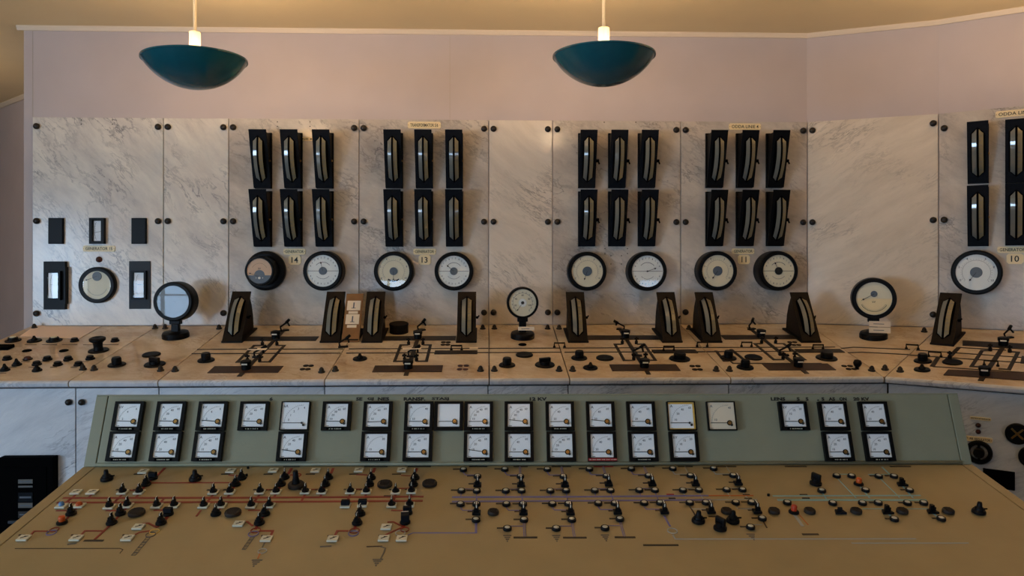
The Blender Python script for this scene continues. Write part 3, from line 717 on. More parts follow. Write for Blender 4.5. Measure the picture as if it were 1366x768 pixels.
inst('rm10', W3.Mp(1303, 363), 'large round pale dial left of the generator 10 plate', 'dial')
lm = [(None, MB().lathe([(.020, 0), (.020, .008), (.013, .010), (.011, .016), (0, .02)], 'darkred', 16))]
proto('redlamp', 'indicator_lamp', lm); proto('smalllamp', 'indicator_lamp', [(None, MB().lathe([(.0125, 0), (.0125, .005), (.008, .007), (.007, .011), (0, .013)], 'darkred', 16))]); inst('redlamp', W1.Mp(132.5, 346), 'small dark red indicator lamp above the generator 15 dial', 'lamp')

# ------------------------------------------------------------------ name plates
def nameplate(fr, px, py, w, h, txt, label, name='nameplate', screws=2, th=None, notch=True):
    s_ = fr.mpp(px, py); W = w * s_; H = h * s_
    m_ = MB(); k = H * .18
    m_.prism([(-W / 2 + k, -H / 2), (W / 2 - k, -H / 2), (W / 2, -H / 2 + k), (W / 2, H / 2 - k), (W / 2 - k, H / 2), (-W / 2 + k, H / 2), (-W / 2, H / 2 - k), (-W / 2, -H / 2 + k)], 0, .006, 'plate')
    r = thing(name, label, 'nameplate', fr.Mp(px, py), 'ivory nameplates on the marble wall')
    part('plate', m_, r); t = MB().text(txt, (th or .5) * H, 0, 0, .0066, 'ink', w=W * .84 if len(txt) > 3 else None); part('lettering', t, r, 'black letters')
    for sx in ((-1, 1) if screws else ()):
        sc = MB().cyl(.0026, .006, .0072, 'brass', 8); part('screw', sc, r, None, Matrix.Translation((sx * (W / 2 - .006), 0, 0)))
nameplate(W1, 132.5, 331.5, 42, 8, 'GENERATOR 15', 'ivory nameplate reading GENERATOR 15')
nameplate(W1, 393, 335.5, 29, 8, 'GENERATOR', 'ivory nameplate reading GENERATOR above the number 14')
nameplate(W1, 393.5, 346.5, 16, 13, '14', 'square ivory plate with the number 14', screws=0, th=.6)
nameplate(W1, 566.5, 335.5, 30, 8, 'GENERATOR', 'ivory nameplate reading GENERATOR above the number 13')
nameplate(W1, 566.5, 346.5, 16, 13, '13', 'square ivory plate with the number 13', screws=0, th=.6)
nameplate(W1, 991, 335, 30, 7.5, 'GENERATOR', 'ivory nameplate reading GENERATOR above the number 11')
nameplate(W1, 992, 346, 16, 12.5, '11', 'square ivory plate with the number 11', screws=0, th=.6)
nameplate(W1, 566, 167, 44, 9, 'TRANSFORMATOR 5/6', 'ivory nameplate reading TRANSFORMATOR 5/6')
nameplate(W1, 993.5, 169, 43, 8.5, 'ODDA LINIE 4', 'ivory nameplate reading ODDA LINIE 4 above generator 11')
nameplate(W1, 408, 185.5, 19, 5, 'LINIE 4', 'short yellow nameplate half hidden between two generator 14 meters')
nameplate(W3, 1354, 151, 44, 9, 'ODDA LINIE', 'ivory nameplate at the right edge of the photograph, above generator 10')
nameplate(W3, 1350.5, 333, 34, 8.5, 'GENERATOR', 'ivory nameplate reading GENERATOR above the number 10')
nameplate(W3, 1354, 345, 19, 14, '10', 'square ivory plate with the number 10', screws=0, th=.6)

# ------------------------------------------------------------------ desk-standing edgewise meters
def edgewise_desk():
    w = .061; y0, z0, y1, z1 = -.15, .012, .085, .262
    th = math.atan2(z1 - z0, y1 - y0); L = math.hypot(z1 - z0, y1 - y0) + .02
    X = Matrix.Translation((0, (y0 + y1) / 2, (z0 + z1) / 2 + .006)) @ Matrix.Rotation(th, 4, 'X')
    base = MB().box(-.066, .066, -.16, .16, 0, .012, 'brownblk', bev=.002)
    side = [(y0 + .01, .012), (y1 - .004, z1 - .004), (y1 + .022, z1 - .03), (y1 + .048, z1 - .09), (y1 + .062, z1 - .16), (y1 + .06, .012)]
    n = len(side); body = MB()
    vs = [(-.046, y, z) for y, z in side] + [(.046, y, z) for y, z in side]
    body.add(vs, [tuple(range(n)), tuple(range(2 * n - 1, n - 1, -1))] + [(i, n + i, n + (i + 1) % n, (i + 1) % n) for i in range(n)], 'brownblk')
    plate = MB().box(-w, w, -L / 2, L / 2, -.005, .004, 'brownblk', X, bev=.0015)
    wl = MB(); wr = MB(); drum = MB(); hh = .138; hw = .031; Xf = X @ Matrix.Translation((0, -.004, .004))
    bulge(wl, wr, drum, hw, hh, .036, Xf)
    drum.prism([(0, hh + .012), (hw + .008, hh * .83), (hw + .008, -hh * .83), (0, -hh - .012), (-hw - .008, -hh * .83), (-hw - .008, hh * .83)], 0, .0012, 'blackm', Xf)
    ticks_on(wr, hw, hh, .036, Xf); wl.mats = ['pstrip']
    lv = MB().tube([(.045, -.02, .13), (.072, -.02, .13), (.08, -.01, .14)], .005, 'blackm').cyl(.009, 0, .012, 'blackm', 10, Matrix.Translation((.062, -.02, .13)) @ Matrix.Rotation(rad(90), 4, 'Y'))
    return [('base_plate', base), ('housing', body), ('face_plate', plate, None, [('scale_window', drum)]), ('glass_strip', wl, 'pale glass strip'), ('scale_strip', wr, 'cream graduated scale'), ('side_lever', lv)]
proto('ewd', 'desk_edgewise_meter', edgewise_desk())
EWD = [(309.5, 457, 'below the deep peach-faced dial'), (440.5, 457, 'directly left of the brown card board'), (496, 457, 'directly right of the brown card board'), (622, 457, 'right of the black drum, near the small pedestal dial'),
       (771.5, 457, 'right of the small cream pedestal dial'), (897, 457, 'below the window-reflecting round dial'), (950, 457, 'at the left end of the generator 11 desktop slab'), (1082, 457, 'at the right end of the generator 11 desktop slab')]
for px, py, lb in EWD:
    u, v = D1.uv(px, py); inst('ewd', D1.M(u, v + .155), 'leaning brown-black desktop meter, ' + lb, 'desk meter', 'edgewise meters standing on the desktop')
u, v = D3.uv(1262.5, 461); inst('ewd', D3.M(u, v + .155, 0, rad(-9)), 'leaning brown-black desktop meter at the left end of the right edge slab', 'desk meter', 'edgewise meters standing on the desktop')
# ------------------------------------------------------------------ pedestal dials (built upright on the sloping desk)
def pedestal(fr, px, py, R, Hc, key, kw, label, basr, yawfr=None, cards=None):
    u, v = fr.uv(px, py); P = fr.w(u, v)
    hx = fr.U; hy = Vector((-hx.y, hx.x, 0))  # away
    M = Matrix((hx, hy, ZV)).transposed().to_4x4(); M.translation = P
    r = thing('pedestal_meter', label, 'pedestal dial', M)
    inv = M.inverted()
    b = MB().lathe([(basr, -.004), (basr, .022), (basr * .94, .034), (basr * .5, .040), (0, .040)], 'black', 32, smooth=False)
    bo = part('base', b, r, None, inv @ fr.M(u, v))
    depth = kw['depth']
    part('column', MB().box(-.024, .024, -.018, .018, .02, Hc - R * .7, 'black', bev=.004), r)
    part('collar', MB().box(-.034, .034, -.024, .024, Hc - R - .02, Hc - R + .01, 'black', bev=.004), r)
    Xh = Matrix.Translation((0, depth / 2, Hc)) @ Matrix.Rotation(rad(90), 4, 'X')
    for n in round_nodes(R=R, **kw): part(n[0], n[1], r, n[2] if len(n) > 2 else None, Xh)
    for (cx, cz, w, h, ln) in (cards or []):
        c = MB().box(cx - w / 2, cx + w / 2, -.045, -.043, cz - h / 2, cz + h / 2, 'paper')
        c.box(cx - w * .3, cx + w * .2, -.0456, -.045, cz - .002, cz + .002, 'greyink'); part('paper_card', c, r, 'cream paper card')
pedestal(D1, 234.5, 449.5, .128, .232, 'p1', dict(depth=.10, style='plain15', face='hub', needle=0, hubr=.03, fr_=.80, nl=.1), 'black pedestal dial whose glass reflects the windows, left on the marble desktop', .083)
pedestal(D1, 697, 450, .104, .228, 'p2', dict(depth=.06, style='small', face='dialc', needle=235, hubr=.3, hubm='dial', fr_=.85, nl=.75), 'small cream-faced pedestal dial with dark hub on the narrow middle desktop slab', .078, cards=[(.022, .062, .105, .024, 0)])
pedestal(D2, 1165, 450, .134, .255, 'p3', dict(depth=.12, style='fan', face='dialc', needle=210, hubr=.19, hubm='hub', hubc=(0, .28), fr_=.79, nl=.8), 'cream-faced pedestal dial with two paper cards on the wedge-shaped desktop slab', .084, cards=[(.034, .092, .125, .036, 0), (.034, .052, .125, .036, 0)])

# ------------------------------------------------------------------ desktop knobs and switches
def knob_base(r, h, hr, hh, style):
    base = MB().lathe([(r, 0), (r, .005), (r * .93, .009), (0, .009)], 'black', 26, smooth=False)
    k = MB()
    if style == 'cap': k.lathe([(hr, .008), (hr * 1.02, hh * .8), (hr * .85, hh), (0, hh)], 'black', 18, smooth=False)
    elif style == 'point': k.lathe([(hr * .9, .008), (hr, .016), (hr * .6, hh * .6), (hr * .3, hh), (0, hh)], 'black', 14)
    elif style == 'bar': k.cyl(hr, .008, hh * .55, 'black', 18).box(-hr * 1.1, hr * 1.1, -hr * .35, hr * .35, hh * .4, hh, 'black', bev=.002)
    elif style == 'pull': k.lathe([(hr * .62, .008), (hr * .55, hh * .35), (hr * .6, hh * .62), (hr, hh * .8), (hr, hh * .95), (hr * .8, hh), (0, hh * .93)], 'black', 24, smooth=False)
    return [('base', base), ('grip', k)]
proto('k_cap', 'rotary_switch', knob_base(.048, .01, .026, .048, 'cap')); proto('k_big', 'rotary_switch', knob_base(.062, .01, .036, .042, 'cap'))
proto('k_bar', 'rotary_switch', knob_base(.058, .01, .030, .045, 'bar')); proto('k_pt', 'rotary_switch', knob_base(.042, .01, .02, .036, 'point'))
proto('k_pull', 'pull_switch', knob_base(.058, .01, .046, .085, 'pull')); proto('k_small', 'push_button', knob_base(.026, .01, .02, .022, 'cap'))
proto('k_smallpt', 'pointer_switch', knob_base(.026, .01, .018, .04, 'point'))
proto('k_mid', 'rotary_switch', [('base', MB().cyl(.046, 0, .006, 'black', 24)), ('grip', MB().cyl(.034, .006, .024, 'black', 20, r1=.026)), ('cap', MB().cyl(.018, .024, .028, 'dialc', 16), 'pale cap')])
proto('disc', 'cover_disc', [(None, MB().lathe([(.052, 0), (.052, .006), (.046, .010), (0, .010)], 'black', 28, smooth=False))])
proto('disc_s', 'cover_disc', [(None, MB().lathe([(.026, 0), (.026, .004), (.022, .006), (0, .006)], 'blackm', 20, smooth=False))])
proto('jack', 'jack_socket', [(None, MB().lathe([(.0155, 0), (.0155, .004), (.011, .005), (0, .005)], 'brownblk', 14, smooth=False))])
proto('jackr', 'jack_socket', [(None, MB().lathe([(.0155, 0), (.0155, .004), (.011, .005), (0, .005)], 'darkred', 14, smooth=False))])
proto('redbtn', 'push_button', [('base', MB().cyl(.026, 0, .006, 'black', 18)), ('cap', MB().lathe([(.019, .006), (.018, .016), (.01, .021), (0, .022)], 'darkred', 16), 'dark red cap')])
KN = [ # frame, px, py, key, label, cat
 (D1, 17.6, 454.5, 'k_mid', 'pale-capped black switch, leftmost in the back row of the left desktop slab'), (D1, 46, 455, 'k_pt', 'flat black pointer switch beside the pale sheet, second in the back row'),
 (D1, 72.4, 454.5, 'k_mid', 'pale-capped black switch in front of the pale sheet'), (D1, 99.6, 455, 'k_small', 'low black button at the right front corner of the pale sheet'),
 (D1, 131.5, 468, 'k_pull', 'tall flared pull switch on the left desktop slab'), (D1, 153.5, 455, 'k_small', 'low black button right of the tall flared pull switch'),
 (D1, 36, 468, 'disc_s', 'flat dark disc, left of the pair in the second row of the left slab'), (D1, 85.2, 468, 'disc_s', 'flat dark disc, right of the pair in the second row of the left slab'),
 (D1, 9.7, 479.5, 'k_small', 'low black button left of the dark red button'), (D1, 37, 479.5, 'redbtn', 'low push button with dark red cap on the left desktop slab'),
 (D1, 63.3, 480, 'k_small', 'low black button right of the dark red button'), (D1, 91, 480, 'k_small', 'low black button, fourth in the row of the dark red button'), (D1, 120.4, 479, 'k_small', 'low black button at the right end of the row of the dark red button'),
 (D1, 22.5, 487, 'k_smallpt', 'small pointed switch left of three low buttons in the fourth row'), (D1, 49.2, 486.5, 'k_small', 'low black button right behind a pointed switch in the fourth row'),
 (D1, 77.3, 487, 'k_small', 'low black button, middle of three in the fourth row'), (D1, 105, 487, 'k_small', 'low black button at the right end of the fourth row'),
 (D1, 6.7, 494, 'k_smallpt', 'small pointed switch near the front left corner of the left slab'), (D1, 49.5, 494.5, 'k_smallpt', 'small pointed switch at the front edge below the pale sheet'),
 (D1, 202, 473.5, 'disc', 'flat round cover disc behind the rotary switch near the reflecting pedestal dial'), (D1, 156, 487, 'k_cap', 'rotary switch with side pointer on the second desktop slab'), (D1, 206.5, 486.5, 'k_bar', 'broad rotary switch in front of a flat disc on the second desktop slab'),
 (D1, 275, 481, 'k_cap', 'dome-like rotary switch at the front left of generator 14 desktop'), (D1, 480.2, 479, 'k_pt', 'flat winged switch at the left of generator 13 desktop'),
 (D1, 697, 459.8, 'disc_s', 'small flat disc just in front of the small cream pedestal dial'), (D1, 699.6, 473.8, 'disc', 'flat round cover disc in the middle of the narrow desktop slab'),
 (D1, 676.4, 487.5, 'k_cap', 'rotary switch at the front left of the narrow middle desktop slab'), (D1, 726.8, 487, 'k_bar', 'broad rotary switch at the front right of the narrow middle desktop slab'),
 (D1, 772.7, 478, 'k_cap', 'rotary switch with tall cap left of a flat disc, slab without nameplates'), (D1, 806.8, 478, 'disc', 'flat round cover disc right of a tall capped switch'), (D1, 787.6, 491, 'k_pt', 'small winged switch at the front left, slab without nameplates'),
 (D1, 906.6, 479, 'k_big', 'broad rotary switch right of the diagram, slab without nameplates'), (D1, 971.5, 478, 'k_cap', 'rotary switch with tall cap at the left of generator 11 desktop'), (D1, 1005, 477.3, 'disc', 'flat round cover disc left of the generator 11 diagram'),
 (D1, 994, 490.5, 'k_cap', 'rotary switch at the front left of the generator 11 desktop'), (D1, 1102.5, 478, 'k_big', 'broad rotary switch at the right of generator 11 desktop'),
 (D3, 1231, 482, 'k_cap', 'rotary switch with tall cap on the right edge desktop slab'), (D3, 1270.5, 483.7, 'disc', 'flat round cover disc on the right edge desktop slab'), (D3, 1230, 493.5, 'k_pt', 'small winged switch at the front of the right edge desktop slab'),
]
for fr, px, py, key, lb in KN:
    cat = {'disc': 'cover disc', 'disc_s': 'cover disc', 'redbtn': 'button', 'k_small': 'button'}.get(key, 'switch')
    inst(key, fr.Mp(px, py, 0, rad(random.uniform(-25, 25))), lb, cat, {'switch': 'black switches on the marble desktop', 'cover disc': 'flat discs on the marble desktop', 'button': 'low buttons on the marble desktop'}[cat])
cl_ = [(0, [(408, 488), (415, 488), (403.6, 492.6), (410.7, 492.6)], 'jack', 'brown', 'the generator 14 desktop front'), (0, [(614, 488), (622, 488), (613, 492.6), (621, 492.6)], 'jackr', 'dark red', 'the generator 13 desktop front'),
       (0, [(591.5, 456.6), (598, 456.6), (591, 460), (597.3, 460)], 'jack', 'brown', 'the generator 13 desktop, behind the short inlaid bar'), (0, [(923.3, 488.4), (931, 488.4), (926.8, 493), (933.8, 493)], 'jack', 'brown', 'the front right of the slab without nameplates'),
       (0, [(1053.5, 456.6), (1060, 456.6), (1059, 460.3), (1065.5, 460.3)], 'jack', 'brown', 'the generator 11 desktop behind the diagram'), (0, [(1126, 488.4), (1134, 488.4), (1132, 492.4), (1139.5, 492.4)], 'jack', 'brown', 'the front right of the generator 11 desktop')]
for _, pts, key, colr, where in cl_:
    for (px, py), q in zip(pts, ('rear left', 'rear right', 'front left', 'front right')):
        inst(key, D1.Mp(px, py), '%s jack socket, %s of four, %s' % (colr, q, where), 'socket', 'groups of four jack sockets')
solo('ball_knob', MB().lathe([(.012, 0), (.010, .012), (.018, .02), (.024, .036), (.018, .052), (0, .058)], 'black', 18), 'black ball knob beside the sockets at generator 11 desktop front', 'knob', D1.Mp(1143, 492))
# black drum, pale sheet, dark box at left
dr = thing('black_drum', 'low black drum standing on the marble desktop below the anchor-pointer dial', 'drum', D1.Mp(532.3, 443))
part('body', MB().cyl(.062, 0, .052, 'brownblk', 32, ch=.003), dr); part('lid', MB().cyl(.064, .052, .062, 'brownblk', 32, ch=.003), dr)
ps = MB(); ps.prism(px_poly(D1, [(47, 434.6), (134.5, 435.6), (105.4, 452.0), (26.5, 449)]), 0, .003, 'pink')
solo('pale_sheet', ps, 'pale pinkish sheet lying at the back of the leftmost desktop slab', 'sheet', D1.M(0, 0, .0005))
solo('dark_box', MB().box(-.07, .06, -.035, .035, 0, .02, 'blackm', bev=.003), 'flat dark box cut by the left edge of the photograph on the desktop', 'box', D1.Mp(2, 465))
# thin engraved label lines under rows on left slab
mb = MB()
for a, b, y in ((33, 49, 459.7), (56, 76, 459.7), (83, 103, 459.7), (111, 131, 459.7), (137, 158, 459.7), (28, 40, 482.3), (54, 66, 482.3), (80, 92, 482.3), (108, 118, 482.3), (12, 22, 489.8), (38, 46, 489.8), (67, 76, 489.8), (94, 103, 489.8), (0, 8, 497.8)):
    mb.ribbon([D1.uv(a, y), D1.uv(b, y)], .007, 'stripb', 0, .0012)
slab_part('engraved_label', slabs[0], D1, mb)
# brown board with cards
bd = thing('card_board', 'leaning brown board with two pale cards between two desk meters', 'board', D1.M(*(lambda q: (q[0], q[1] + .15))(D1.uv(467, 457))))
Xb = Matrix.Translation((0, -.03, .135)) @ Matrix.Rotation(math.atan2(.262, .235), 4, 'X')
part('board', MB().box(-.056, .056, -.175, .175, -.006, .0, 'wood', Xb, bev=.002), bd); part('foot', MB().box(-.05, .05, -.14, .12, 0, .02, 'brownblk', bev=.002), bd)
for cy, h in ((.085, .07), (-.015, .07)):
    c = MB().box(-.043, .043, cy - h / 2, cy + h / 2, 0, .003, 'paper', Xb).box(-.004, .004, cy - .018, cy + .022, .003, .0034, 'greyink', Xb).box(-.014, .014, cy - .022, cy - .018, .003, .0034, 'greyink', Xb)
    c2 = MB().box(-.03, .03, cy - .06, cy - .042, 0, .003, 'paper', Xb); part('card', c, bd, 'pale card'); part('card_tab', c2, bd)
# ------------------------------------------------------------------ hand-wheels, pegs and link bars of the diagram
def sync_top():
    c = MB().lathe([(.026, .002), (.026, .03), (.030, .034), (.030, .05), (.024, .052), (0, .052)], 'black', 22, smooth=False)
    w = MB().box(-.016, .016, -.0308, -.0295, .035, .043, 'whitecap'); 
    return [('housing', c), ('window', w, 'white window strip')]
proto('sel', 'selector_switch', sync_top())
def hook(): return [(None, MB().cyl(.010, 0, .02, 'brownblk', 10).tube([(0, 0, .0), (0, .0, .045)], .006, 'brownblk').box(-.013, .013, -.006, .006, .03, .04, 'brownblk'))]
proto('peg', 'contact_peg', hook())
def link(): return [(None, MB().tube([(-.032, 0, 0), (-.032, 0, .03), (.032, 0, .03), (.032, 0, 0)], .006, 'brownblk', 6).cyl(.008, 0, .01, 'brownblk', 10, Matrix.Translation((-.032, 0, 0))).cyl(.008, 0, .01, 'brownblk', 10, Matrix.Translation((.032, 0, 0))))]
proto('link', 'link_bar', link())
def knife(): return [('base', MB().box(-.03, .03, -.012, .012, 0, .008, 'black')), ('blade', MB().tube([(-.02, 0, .008), (-.024, .004, .03), (.018, .016, .05)], .006, 'black', 6)), ('handle', MB().tube([(.018, .016, .05), (.044, .03, .066)], .010, 'black', 8).tube([(.03, .02, .05), (.036, .0, .03)], .006, 'black', 6))]
proto('knife', 'knife_switch', knife())
gd = {2: 'generator 14', 3: 'generator 13', 5: 'no-nameplate', 6: 'generator 11'}
for s_ in (2, 3, 5, 6):
    uc = UC[s_]; w_ = 'the %s diagram' % gd[s_]
    inst('sel', D1.M(uc, v_of(451)), 'black round selector at the top of ' + w_, 'switch', 'selectors on the inlaid diagrams')
    inst('sel', D1.M(uc, v_of(491)), 'black round selector at the foot of ' + w_, 'switch', 'selectors on the inlaid diagrams')
    for k_, dx, yy in (('rear left', -.045, 459.3), ('rear right', .045, 459.3), ('front left', -.035, 481), ('front right', .035, 481)):
        inst('peg', D1.M(uc + dx, v_of(yy)), 'small dark contact peg, %s of the loop in %s' % (k_, w_), 'peg', 'contact pegs on the inlaid diagrams')
    inst('knife', D1.M(uc + .005, v_of(440.5), 0, rad(30 if s_ != 5 else 150)), 'small dark knife switch behind the top selector of ' + w_, 'switch', 'knife switches on the inlaid diagrams')
    inst('knife', D1.M(uc, v_of(475.5), 0, rad(-10)), 'small dark knife switch in the middle of ' + w_, 'switch', 'knife switches on the inlaid diagrams')
tg = MB().box(-.055, .055, -.016, .016, 0, .003, 'paper').box(-.05, .0, -.004, .004, .003, .006, 'blackm')
solo('paper_tag', tg, 'pale tag lying left, on the diagram beside the deep peach-faced dial', 'tag', D1.M(UC[2] - .0, v_of(475.6), .052))
tg = MB().box(-.055, .055, -.016, .016, 0, .003, 'paper').box(-.0, .05, -.004, .004, .003, .006, 'blackm')
solo('paper_tag', tg, 'pale tag lying on the diagram in front of the black drum', 'tag', D1.M(UC[3] - .0, v_of(475.6), .052, rad(5)))
solo('paper_tag', MB().box(-.026, .026, -.012, .012, 0, .003, 'paper'), 'small pale tag behind the short inlaid bar of generator 13 desktop', 'tag', D1.Mp(632, 465, .003))
for fr, px, py, lb in ((D1, 609, 467, 'over the short inlaid bar of generator 13 desktop'), (D1, 746.3, 463.5, 'over the seam right of the narrow middle slab'), (D1, 936.7, 462.5, 'over the seam left of generator 11 desktop'), (D1, 995.8, 462.5, 'left of the generator 11 diagram loop'),
                   (D1, 1091, 466, 'over the short inlaid bar of generator 11 desktop'), (D1, 892, 468, 'over the short inlaid bar, slab without nameplates'), (D3, 1217, 466, 'over the seam left of the right edge desktop slab'), (D3, 1247, 476, 'right of the seam on the right edge desktop slab'),
                   (D3, 1322, 488, 'inside the loop on the right edge desktop slab')):
    inst('link', fr.Mp(px, py), 'dark raised link bar ' + lb, 'link bar', 'raised link bars on the inlaid lines')
inst('knife', D1.Mp(457.8, 463, 0, rad(10)), 'small dark knife switch on the seam between generator 14 and 13 desktops', 'switch', 'knife switches on the inlaid diagrams')
inst('sel', D3.Mp(1338.5, 461), 'black round selector at the rear of the right edge desktop slab', 'switch', 'selectors on the inlaid diagrams')
inst('sel', D3.Mp(1313.5, 501), 'black round selector at the front of the right edge desktop slab', 'switch', 'selectors on the inlaid diagrams')
inst('knife', D3.Mp(1345, 451, 0, rad(40)), 'small dark knife switch at the rear of the right edge desktop slab', 'switch', 'knife switches on the inlaid diagrams')
for px, py, q in ((1321, 468, 'rear left'), (1347, 470, 'rear right'), (1267, 478, 'beside the flat disc')):
    inst('peg', D3.Mp(px, py), 'small dark contact peg, %s, on the right edge desktop slab' % q, 'peg', 'contact pegs on the inlaid diagrams')
# ------------------------------------------------------------------ items on the front slabs
uA, vA = WFR.uv(6, 607); uB, _ = WFR.uv(78, 607); bw = uB - uA; bh = vA - .10
bx = thing('meter_cabinet', 'large black meter cabinet on the marble front at the left edge', 'cabinet', WFR.M((uA + uB) / 2, vA - bh / 2))
part('body', MB().box(-bw / 2, bw / 2, -bh / 2, bh / 2, 0, .05, 'blackm', bev=.004), bx)
part('door', MB().box(-bw * .38, bw * .38, -bh / 2 + .04, bh / 2 - .05, .05, .054, 'blackm'), bx)
for i, (y, h, m_) in enumerate(((.115, .022, 'darkgrey'), (.148, .010, 'darkgrey'), (.185, .05, 'navy'), (.240, .026, 'darkgrey'), (.285, .034, 'strip'))):
    part('label_window', MB().box(-.035, .04, bh / 2 - y - h, bh / 2 - y, .056, .0585, m_).box(-.028, .033, bh / 2 - y - h * .6, bh / 2 - y - h * .4, .0585, .059, 'greyink'), bx)
part('handle', MB().box(-.08, .0, bh / 2 - .345, bh / 2 - .33, .056, .075, 'gpt', bev=.003), bx)
# right front
nameplate(W3F, 1308, 558, 24, 4, 'SPENNING', 'thin ivory strip above two small red lamps on the right marble front', th=.4, notch=False)
nameplate(W3F, 1305, 585.5, 32, 6.5, 'TURB. REGULATOR', 'thin ivory nameplate above the round black wheel on the right marble front', th=.5)
for py, q in ((567, 'upper'), (575.5, 'lower')):
    inst('smalllamp', W3F.Mp(1305, py), 'small dark red lamp, %s of the pair on the right marble front' % q, 'lamp', 'pair of small red lamps')
wh = thing('hand_wheel', 'round black hand wheel on the marble front right of the green desk', 'hand wheel', W3F.Mp(1306, 602.5))
part('rim', MB().lathe([(.062, 0), (.062, .02), (.055, .03), (.043, .03), (.040, .018), (.040, .0)], 'black', 32, smooth=False), wh); part('grip', MB().cyl(.026, 0, .045, 'black', 20, ch=.004).box(-.006, .006, -.045, .045, .01, .024, 'black'), wh)
for px, py, q in ((1357, 578, 'upper'), (1375, 609, 'lower')):
    sk = thing('power_socket', 'round black power socket, %s, at the right edge on the marble front' % q, 'socket', W3F.Mp(px, py), 'round black sockets on the right marble front')
    part('rim', MB().lathe([(.054, 0), (.054, .018), (.048, .024), (.042, .024), (.042, .012), (0, .012)], 'black', 32, smooth=False), sk)
    sp = MB()
    for a in (45, 135, 225, 315): sp.ribbon([(0, 0), (.036 * math.cos(rad(a)), .036 * math.sin(rad(a)))], .009, 'brass', .012, .018)
    part('contact', sp, sk, 'brass contacts')
solo('dark_plate', MB().box(-.085, .055, -.06, .035, 0, .012, 'blackm', bev=.002), 'dark square plate behind the right corner of the green desk', 'plate', W3F.Mp(1337, 636))

# ------------------------------------------------------------------ green control desk
yaw2 = rad(.6)
GU = (RV * math.cos(yaw2) + FV * math.sin(yaw2)); GH = (FV * math.cos(yaw2) - RV * math.sin(yaw2))
G0 = at(683, 620.7, 2.5)
FA = rad(70); TA = rad(10.2)
GF = Fr(G0, GU, GH * math.cos(FA) + ZV * math.sin(FA))
GT = Fr(G0, GU, GH * math.cos(TA) + ZV * math.sin(TA))
vt = GF.uv(683, 526.8)[1]
uLi = (GF.uv(144.5, 527)[0] + GF.uv(127.5, 622)[0]) / 2; uRi = (GF.uv(1265, 527)[0] + GF.uv(1282, 619)[0]) / 2
uLo = uLi - .040; uRo = uRi + .036
desk = thing('control_desk', 'grey-green and tan steel control desk filling the foreground', 'control desk', Matrix.Translation((0, 0, 0)) @ GF.M(0, 0))
iD = Matrix(desk.matrix_basis).inverted()
def dpart(name, mb, fr, label=None, kind=None): return part(name, mb, desk, label, iD @ fr.M(0, 0), kind)
dpart('instrument_panel', MB().box(uLi + .0015, uRi - .0015, .006, vt, -.02, 0, 'green', bev=.002), GF, 'grey-green instrument panel')
tl = .95
dpart('worktop', MB().box(uLi + .0015, uRi - .0015, -tl, -.001, -.02, 0, 'tan', bev=.001), GT, 'tan worktop')
for s_, a, b in (('l', uLo, uLi - .0015), ('r', uRi + .0015, uRo)):
    dpart('panel_edge_strip', MB().box(a, b, .0, vt, -.02, 0.0, 'green', bev=.002), GF, 'grey-green edge strip')
    dpart('worktop_edge_strip', MB().box(a, b, -tl, .0, -.02, 0.0, 'tan', bev=.002), GT, 'tan edge strip')
# hidden cabinet body
GB = Fr(Vector((G0.x, G0.y, 0)), GU, GH)       # u along, v away, n up
topz = G0.z + vt * math.sin(FA); toph = vt * math.cos(FA); fz_ = G0.z - tl * math.sin(TA)
prof = [(-tl + .05, .08), (-tl + .05, fz_ - .05), (-tl * math.cos(TA), fz_ - .025), (0.02, G0.z - .03), (toph + .012, topz - .02), (toph + .03, topz - .012), (toph + .05, topz - .03), (toph + .05, .08)]
prof[3] = (.03, G0.z - .02)
cab = MB(); n = len(prof)
vs = [(uLo + .003, h, z) for h, z in prof] + [(uRo - .003, h, z) for h, z in prof]
cab.add(vs, [tuple(range(n)), tuple(range(2 * n - 1, n - 1, -1))] + [(i, n + i, n + (i + 1) % n, (i + 1) % n) for i in range(n)], 'green')
cab.box(uLo + .05, uRo - .05, -tl + .12, toph, 0, .08, 'blackm')
dpart('cabinet', cab, GB)
dpart('top_cap', MB().box(uLo, uRo, vt, vt + .004, -.045, 0, 'green', bev=.0015), GF)
dpart('fold_bead', MB().tube([(uLi, .006, .002), (uRi, .006, .002)], .006, 'green', 8), GF, 'rounded fold between panel and worktop')
# lettering
for t, a, b in (('6', 359.5, 364), ('SE', 475, 483.5), ('GJ', 490, 498.5), ('NES', 504, 519.3), ('RANSF.', 538.5, 567.5), ('STASJ', 576, 599), ('12 KV', 706.5, 729.5), ('LENS', 1028, 1047.5), ('S', 1062.5, 1066.7), ('S', 1074.4, 1078.6), ('.', 1090, 1092), ('S', 1095.5, 1099.6), ('AS', 1105, 1113.8), ('ON', 1119.5, 1129.2), ('20 KV', 1138, 1159.5)):
    u0, v0 = GF.uv(a, 532); u1, v1 = GF.uv(b, 532); h = abs(GF.uv(a, 529.7)[1] - GF.uv(a, 534.3)[1])
    if t == '.': dpart('lettering', MB().box(u0, u1, GF.uv(a, 534.3)[1], GF.uv(a, 532.8)[1], 0, .001, 'ink'), GF); continue
    lt = MB().text(t, h, (u0 + u1) / 2, v0, .001, 'ink', w=u1 - u0, bold=True)
    dpart('lettering', lt, GF, 'black letters')
